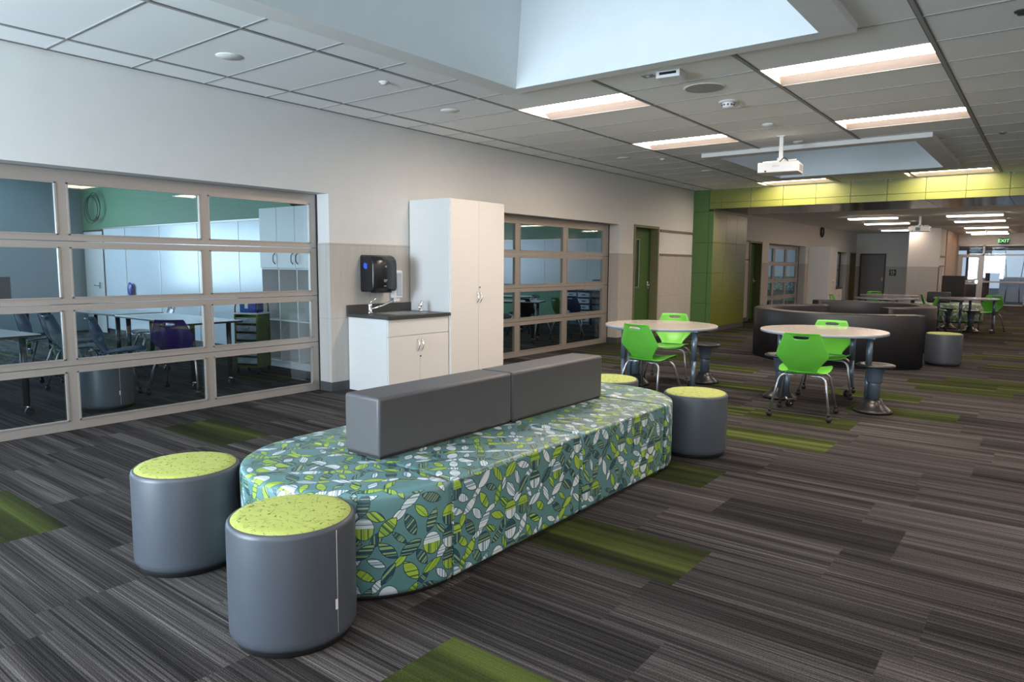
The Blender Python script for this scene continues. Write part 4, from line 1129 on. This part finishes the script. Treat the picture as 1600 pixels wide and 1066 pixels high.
bm = bm_new(); bx(bm, -.10, .10, -.085, .085, -.055, 0, .006); ob('body', bm, 'white', r)
bm = bm_new(); bx(bm, -.07, .07, -.088, -.083, -.032, -.012); ob('slot', bm, 'black', r)
r = thing('ceiling_socket', 'tiny square ceiling plate beside the white sensor box', 'plate', (3.275, 5.40, H))
bm = bm_new(); bx(bm, -.05, .05, -.045, .045, -.006, 0, .002); ob('plate', bm, 'tee', r)
bm = bm_new(); bx(bm, -.015, .015, -.015, .015, -.010, -.006); ob('socket', bm, 'white', r)

# projectors
def make_projector(label, word=True):
    r = thing('projector', label, 'projector', (0, 0, 0), 0, 'ceiling projectors')
    bm = bm_new(); bx(bm, -.23, .23, -.18, .18, -.06, .06, .010, 3); bd = ob('body', bm, 'white', r)
    bm = bm_new(); bx(bm, .2295, .2325, -.10, .12, -.035, .035); ob('vent', bm, 'mesh_grey', r)
    if word: text('EPSON', .026, 'grey_mark', bd, (-.02, -.1805, .012), (PI/2, 0, 0), .0005)
    bm = bm_new(); tube(bm, [(-.14, -.183, -.045), (-.14, -.165, -.045)], .012, 12); ob('foot', bm, 'dark_plastic', r)
    bm = bm_new()
    for y_ in (-.08, .08): tube(bm, [(-.19, y_, .075), (.19, y_, .085)], .009, 8)
    bx(bm, -.06, .06, -.09, .09, .068, .088); bx(bm, -.035, .045, -.05, .05, .088, .125, .004); ob('bracket', bm, 'white', r)
    bm = bm_new(); tube(bm, [(.0, -.10, .065)] + [(.0+.05*math.sin(t), -.10, .065+.05*math.sin(t*1.0)) for t in (.6, 1.2, 1.57)] + [(.09, -.09, .09), (.10, -.08, .06)], .006, 6); ob('cable', bm, 'black', r)
    return r
pj = make_projector('white projector hanging before the second skylight well'); pj.location = (3.345, 8.78, 2.555); pj.rotation_euler = (0, 0, .12)
bm = bm_new(); bx(bm, -.022, .022, -.022, .022, .12, H-2.555); bx(bm, -.05, .05, -.05, .05, H-2.555-.008, H-2.555); ob('pole', bm, 'white', pj)
pj2 = make_projector('projector hanging in the passage beyond the green header', False); pj2.location = (3.33, 20.2, 2.34)
bm = bm_new(); bx(bm, -.022, .022, -.022, .022, .12, H2-2.34); ob('pole', bm, 'white', pj2)
bm = bm_new(); bx(bm, -.07, .03, -.185, -.178, -.04, .04); ob('lens_opening', bm, 'black', pj2)

# clock on the passage wall
ck = thing('wall_clock', 'black round clock high on the passage wall', 'clock', (.012, 24.25, 2.51))
bm = bm_new(); lathe(bm, (0, 0, 0), [(.0001, 0), (.17, 0), (.175, .03), (.15, .045), (.145, .03)], 32, cap=False)
for v in bm.verts: v.co = Vector((v.co.z, v.co.y, v.co.x))
ob('case', bm, 'black', ck)
bm = bm_new(); lathe(bm, (0, 0, 0), [(.145, .030), (.0001, .031)], 32, cap=False)
for v in bm.verts: v.co = Vector((v.co.z, v.co.y, v.co.x))
ob('face', bm, 'black', ck)
bm = bm_new(); bx(bm, .033, .036, -.006, .006, -.02, .10); bx(bm, .033, .036, -.06, .01, -.006, .006); ob('hands', bm, 'white', ck)

# passage cabinets
pc = thing('passage_cabinet', 'tall pale cabinet on the passage wall below the clock', 'cabinet', (0, 22.86, 0))
bm = bm_new(); bx(bm, .012, .61, 0, .95, 0, 2.0); ob('body', bm, 'cab', pc)
for a, b in ((.005, .472), (.478, .945)):
    bm = bm_new(); bx(bm, .61, .63, a, b, .05, 1.995); d = ob('door', bm, 'cab', pc); bm = bm_new(); pull(bm, .63, .44 if a < .1 else .51, .95, .13); ob('handle', bm, 'chrome', d)
pc2 = thing('passage_sink_cabinet', 'low pale cabinet right of the tall passage cabinet', 'cabinet', (0, 23.815, 0))
bm = bm_new(); bx(bm, .012, .61, 0, .85, 0, .68); ob('body', bm, 'cab', pc2)
bm = bm_new(); bx(bm, .012, .64, 0, .87, .682, .715); ob('worktop', bm, 'counter', pc2)
for a, b in ((.005, .422), (.428, .845)):
    bm = bm_new(); bx(bm, .61, .63, a, b, .05, .675); d = ob('door', bm, 'cab', pc2); bm = bm_new(); pull(bm, .63, .39 if a < .1 else .46, .5, .13); ob('handle', bm, 'chrome', d)

# ------------------------------------------------------------------ classroom furniture
def make_desk(label, w, d, leg='darksteel'):
    r = thing('classroom_table', label, 'table', (0, 0, 0), 0, 'classroom tables')
    bm = bm_new(); bx(bm, -w/2, w/2, -d/2, d/2, .715, .733, .003); ob('tabletop', bm, 'laminate_white', r)
    bm = bm_new(); bx(bm, -w/2-.004, w/2+.004, -d/2-.004, d/2+.004, .708, .728, .003); ob('edge_band', bm, 'darksteel', r)
    for sx in (-1, 1):
        for sy_ in (-1, 1):
            x, y = sx*(w/2-.12), sy_*(d/2-.1)
            bm = bm_new(); tube(bm, [(x, y, .71), (x, y, .09)], .027, 12); lg = ob('leg', bm, leg, r)
            bm = bm_new(); tube(bm, [(x-.02, y+.02, .034), (x+.015, y+.02, .034)], .034, 14); ob('caster', bm, 'rubber', lg)
            bm = bm_new(); bx(bm, x-.03, x+.03, y, y+.02, .068, .075); tube(bm, [(x, y, .09), (x, y+.02, .05)], .01, 6); ob('brake', bm, 'chrome', lg)
    return r
d1 = make_desk('white classroom table behind the purple chair, nearest the tray trolley', 1.75, .62); d1.location = (-2.0, 4.0, 0)
dup(d1, loc=(-3.9, 4.0, 0), rz=.05, label='white classroom table left of the one with the purple chair')
dup(d1, loc=(-1.85, 1.90, 0), rz=.1, label='dark-edged classroom table at the left edge of the first glass door')
cc = make_chair('purple chair seen from behind at the white classroom table', 'purple_plastic'); cc.location = (-1.25, 3.66, 0); cc.rotation_euler = (0, 0, .72); cc['group'] = 'classroom chairs of the first classroom'
for ch in kids(cc):
    pass
def room_chair(mat, loc, rz, label, group='classroom chairs of the first classroom'):
    c = make_chair(label, mat); c.location = loc; c.rotation_euler = (0, 0, rz); c['group'] = group; return c
room_chair('blue_plastic', (-1.78, 3.27, 0), -.62, 'navy chair turned sideways in front of the purple chair')
room_chair('slate_plastic', (-2.42, 3.10, 0), -.62, 'slate blue chair behind the first mullion of the glass door')
room_chair('purple_plastic', (-3.02, 3.24, 0), -.6, 'violet chair left of the slate blue chair')
room_chair('blue_plastic', (-3.75, 3.22, 0), -.6, 'navy chair left of the violet chair, partly hidden')
room_chair('blue_plastic', (-3.6, 4.45, 0), PI-.2, 'navy chair beyond the classroom tables facing the glass door')
dup(o1, loc=(-.98, 2.80, 0), rz=0, label='grey ottoman with a white tag standing behind the glass door', group='ottoman in the first classroom')
mon = thing('monitor', 'dark computer monitor at the left edge of the first classroom', 'monitor', (-5.3, 3.2, .735), -.9)
bm = bm_new(); bx(bm, -.26, .26, -.015, .015, .10, .42, .008); ob('screen', bm, 'black', mon)
bm = bm_new(); bx(bm, -.03, .03, -.02, .02, .0, .12); bx(bm, -.1, .1, -.08, .08, 0, .012); ob('stand', bm, 'darksteel', mon)
dup(d1, loc=(-5.45, 3.1, 0), rz=-1.2, label='classroom table carrying the dark monitor')

# second classroom
d2 = dup(d1, loc=(-1.9, 9.75, 0), rz=.4, label='white table seen through the narrow panes of the second glass door')
dup(d1, loc=(-3.2, 11.4, 0), rz=.1, label='white table farther back in the second classroom')
g2 = 'chairs of the second classroom'
room_chair('dark_plastic', (-1.22, 10.05, 0), -.2, 'dark purple chair in the middle pane of the second glass door', g2)
room_chair('olive_plastic', (-.98, 10.75, 0), -.5, 'dark green chair beside the purple one in the second classroom', g2)
room_chair('blue_plastic', (-1.15, 11.5, 0), -.3, 'navy chair behind the dark green one in the second classroom', g2)
room_chair('dark_plastic', (-2.05, 10.8, 0), 2.6, 'charcoal chair at the far side of the second classroom table', g2)
for k, (x0, cols, lab) in enumerate(((-3.02, 2, 'tray storage unit with two columns of white trays'), (-2.28, 1, 'narrow dark tray unit at the right of the white tray storage'))):
    r = thing('tray_storage', lab + ' in the second classroom', 'storage', (x0, 13.75, 0), 0, 'tray storage of the second classroom')
    w_ = .35*cols
    bm = bm_new(); bx(bm, 0, w_, .42, .44, 0, .80); bx(bm, 0, w_, 0, .44, .78, .80); bx(bm, 0, w_, 0, .44, 0, .06)
    for q in range(cols+1): bx(bm, .35*q-(.012 if q else 0), .35*q+(.012 if q < cols else 0), 0, .44, 0, .80)
    ob('body', bm, 'darksteel' if k else 'tablesteel', r)
    for q in range(cols):
        for z in range(5):
            bm = bm_new(); x_ = .35*q+.02; zz = .07+z*.142
            bx(bm, x_, x_+.31, -.01, .40, zz, zz+.10, .012); bx(bm, x_-.004, x_+.314, -.02, .40, zz+.10, zz+.112, .003)
            tr = ob('tray', bm, 'tray_white' if not k else 'slate_plastic', r)
            bm = bm_new(); bx(bm, x_+.11, x_+.20, -.026, -.01, zz+.045, zz+.07, .004); ob('handle', bm, 'tablesteel', tr)
pr_ = thing('printer', 'white printer standing on the tray storage in the second classroom', 'printer', (-2.25, 13.97, .80))
bm = bm_new(); bx(bm, -.28, .28, -.18, .18, 0, .22, .015); ob('body', bm, 'white', pr_)
bm = bm_new(); bx(bm, -.26, -.2, -.19, -.175, .05, .18); bx(bm, -.1, .1, -.1, .1, .22, .25, .01); ob('control_panel', bm, 'darksteel', pr_)

# third classroom beyond the portal: pale board over a leafy green board
r = thing('display_board', 'pale board over a green leafy paper frieze behind the far glass door', 'board', (-3.0, 28.6, 0))
bm = bm_new(); bx(bm, -3, 2.6, 0, .02, 1.0, 2.1); ob('board', bm, 'white_panel', r)
bm = bm_new(); bx(bm, -3, 2.6, -.01, .02, .45, 1.0); o = ob('paper_frieze', bm, MAT['leaf'], r); uv_box(o.data)

# the outside building that shows in the far glazing
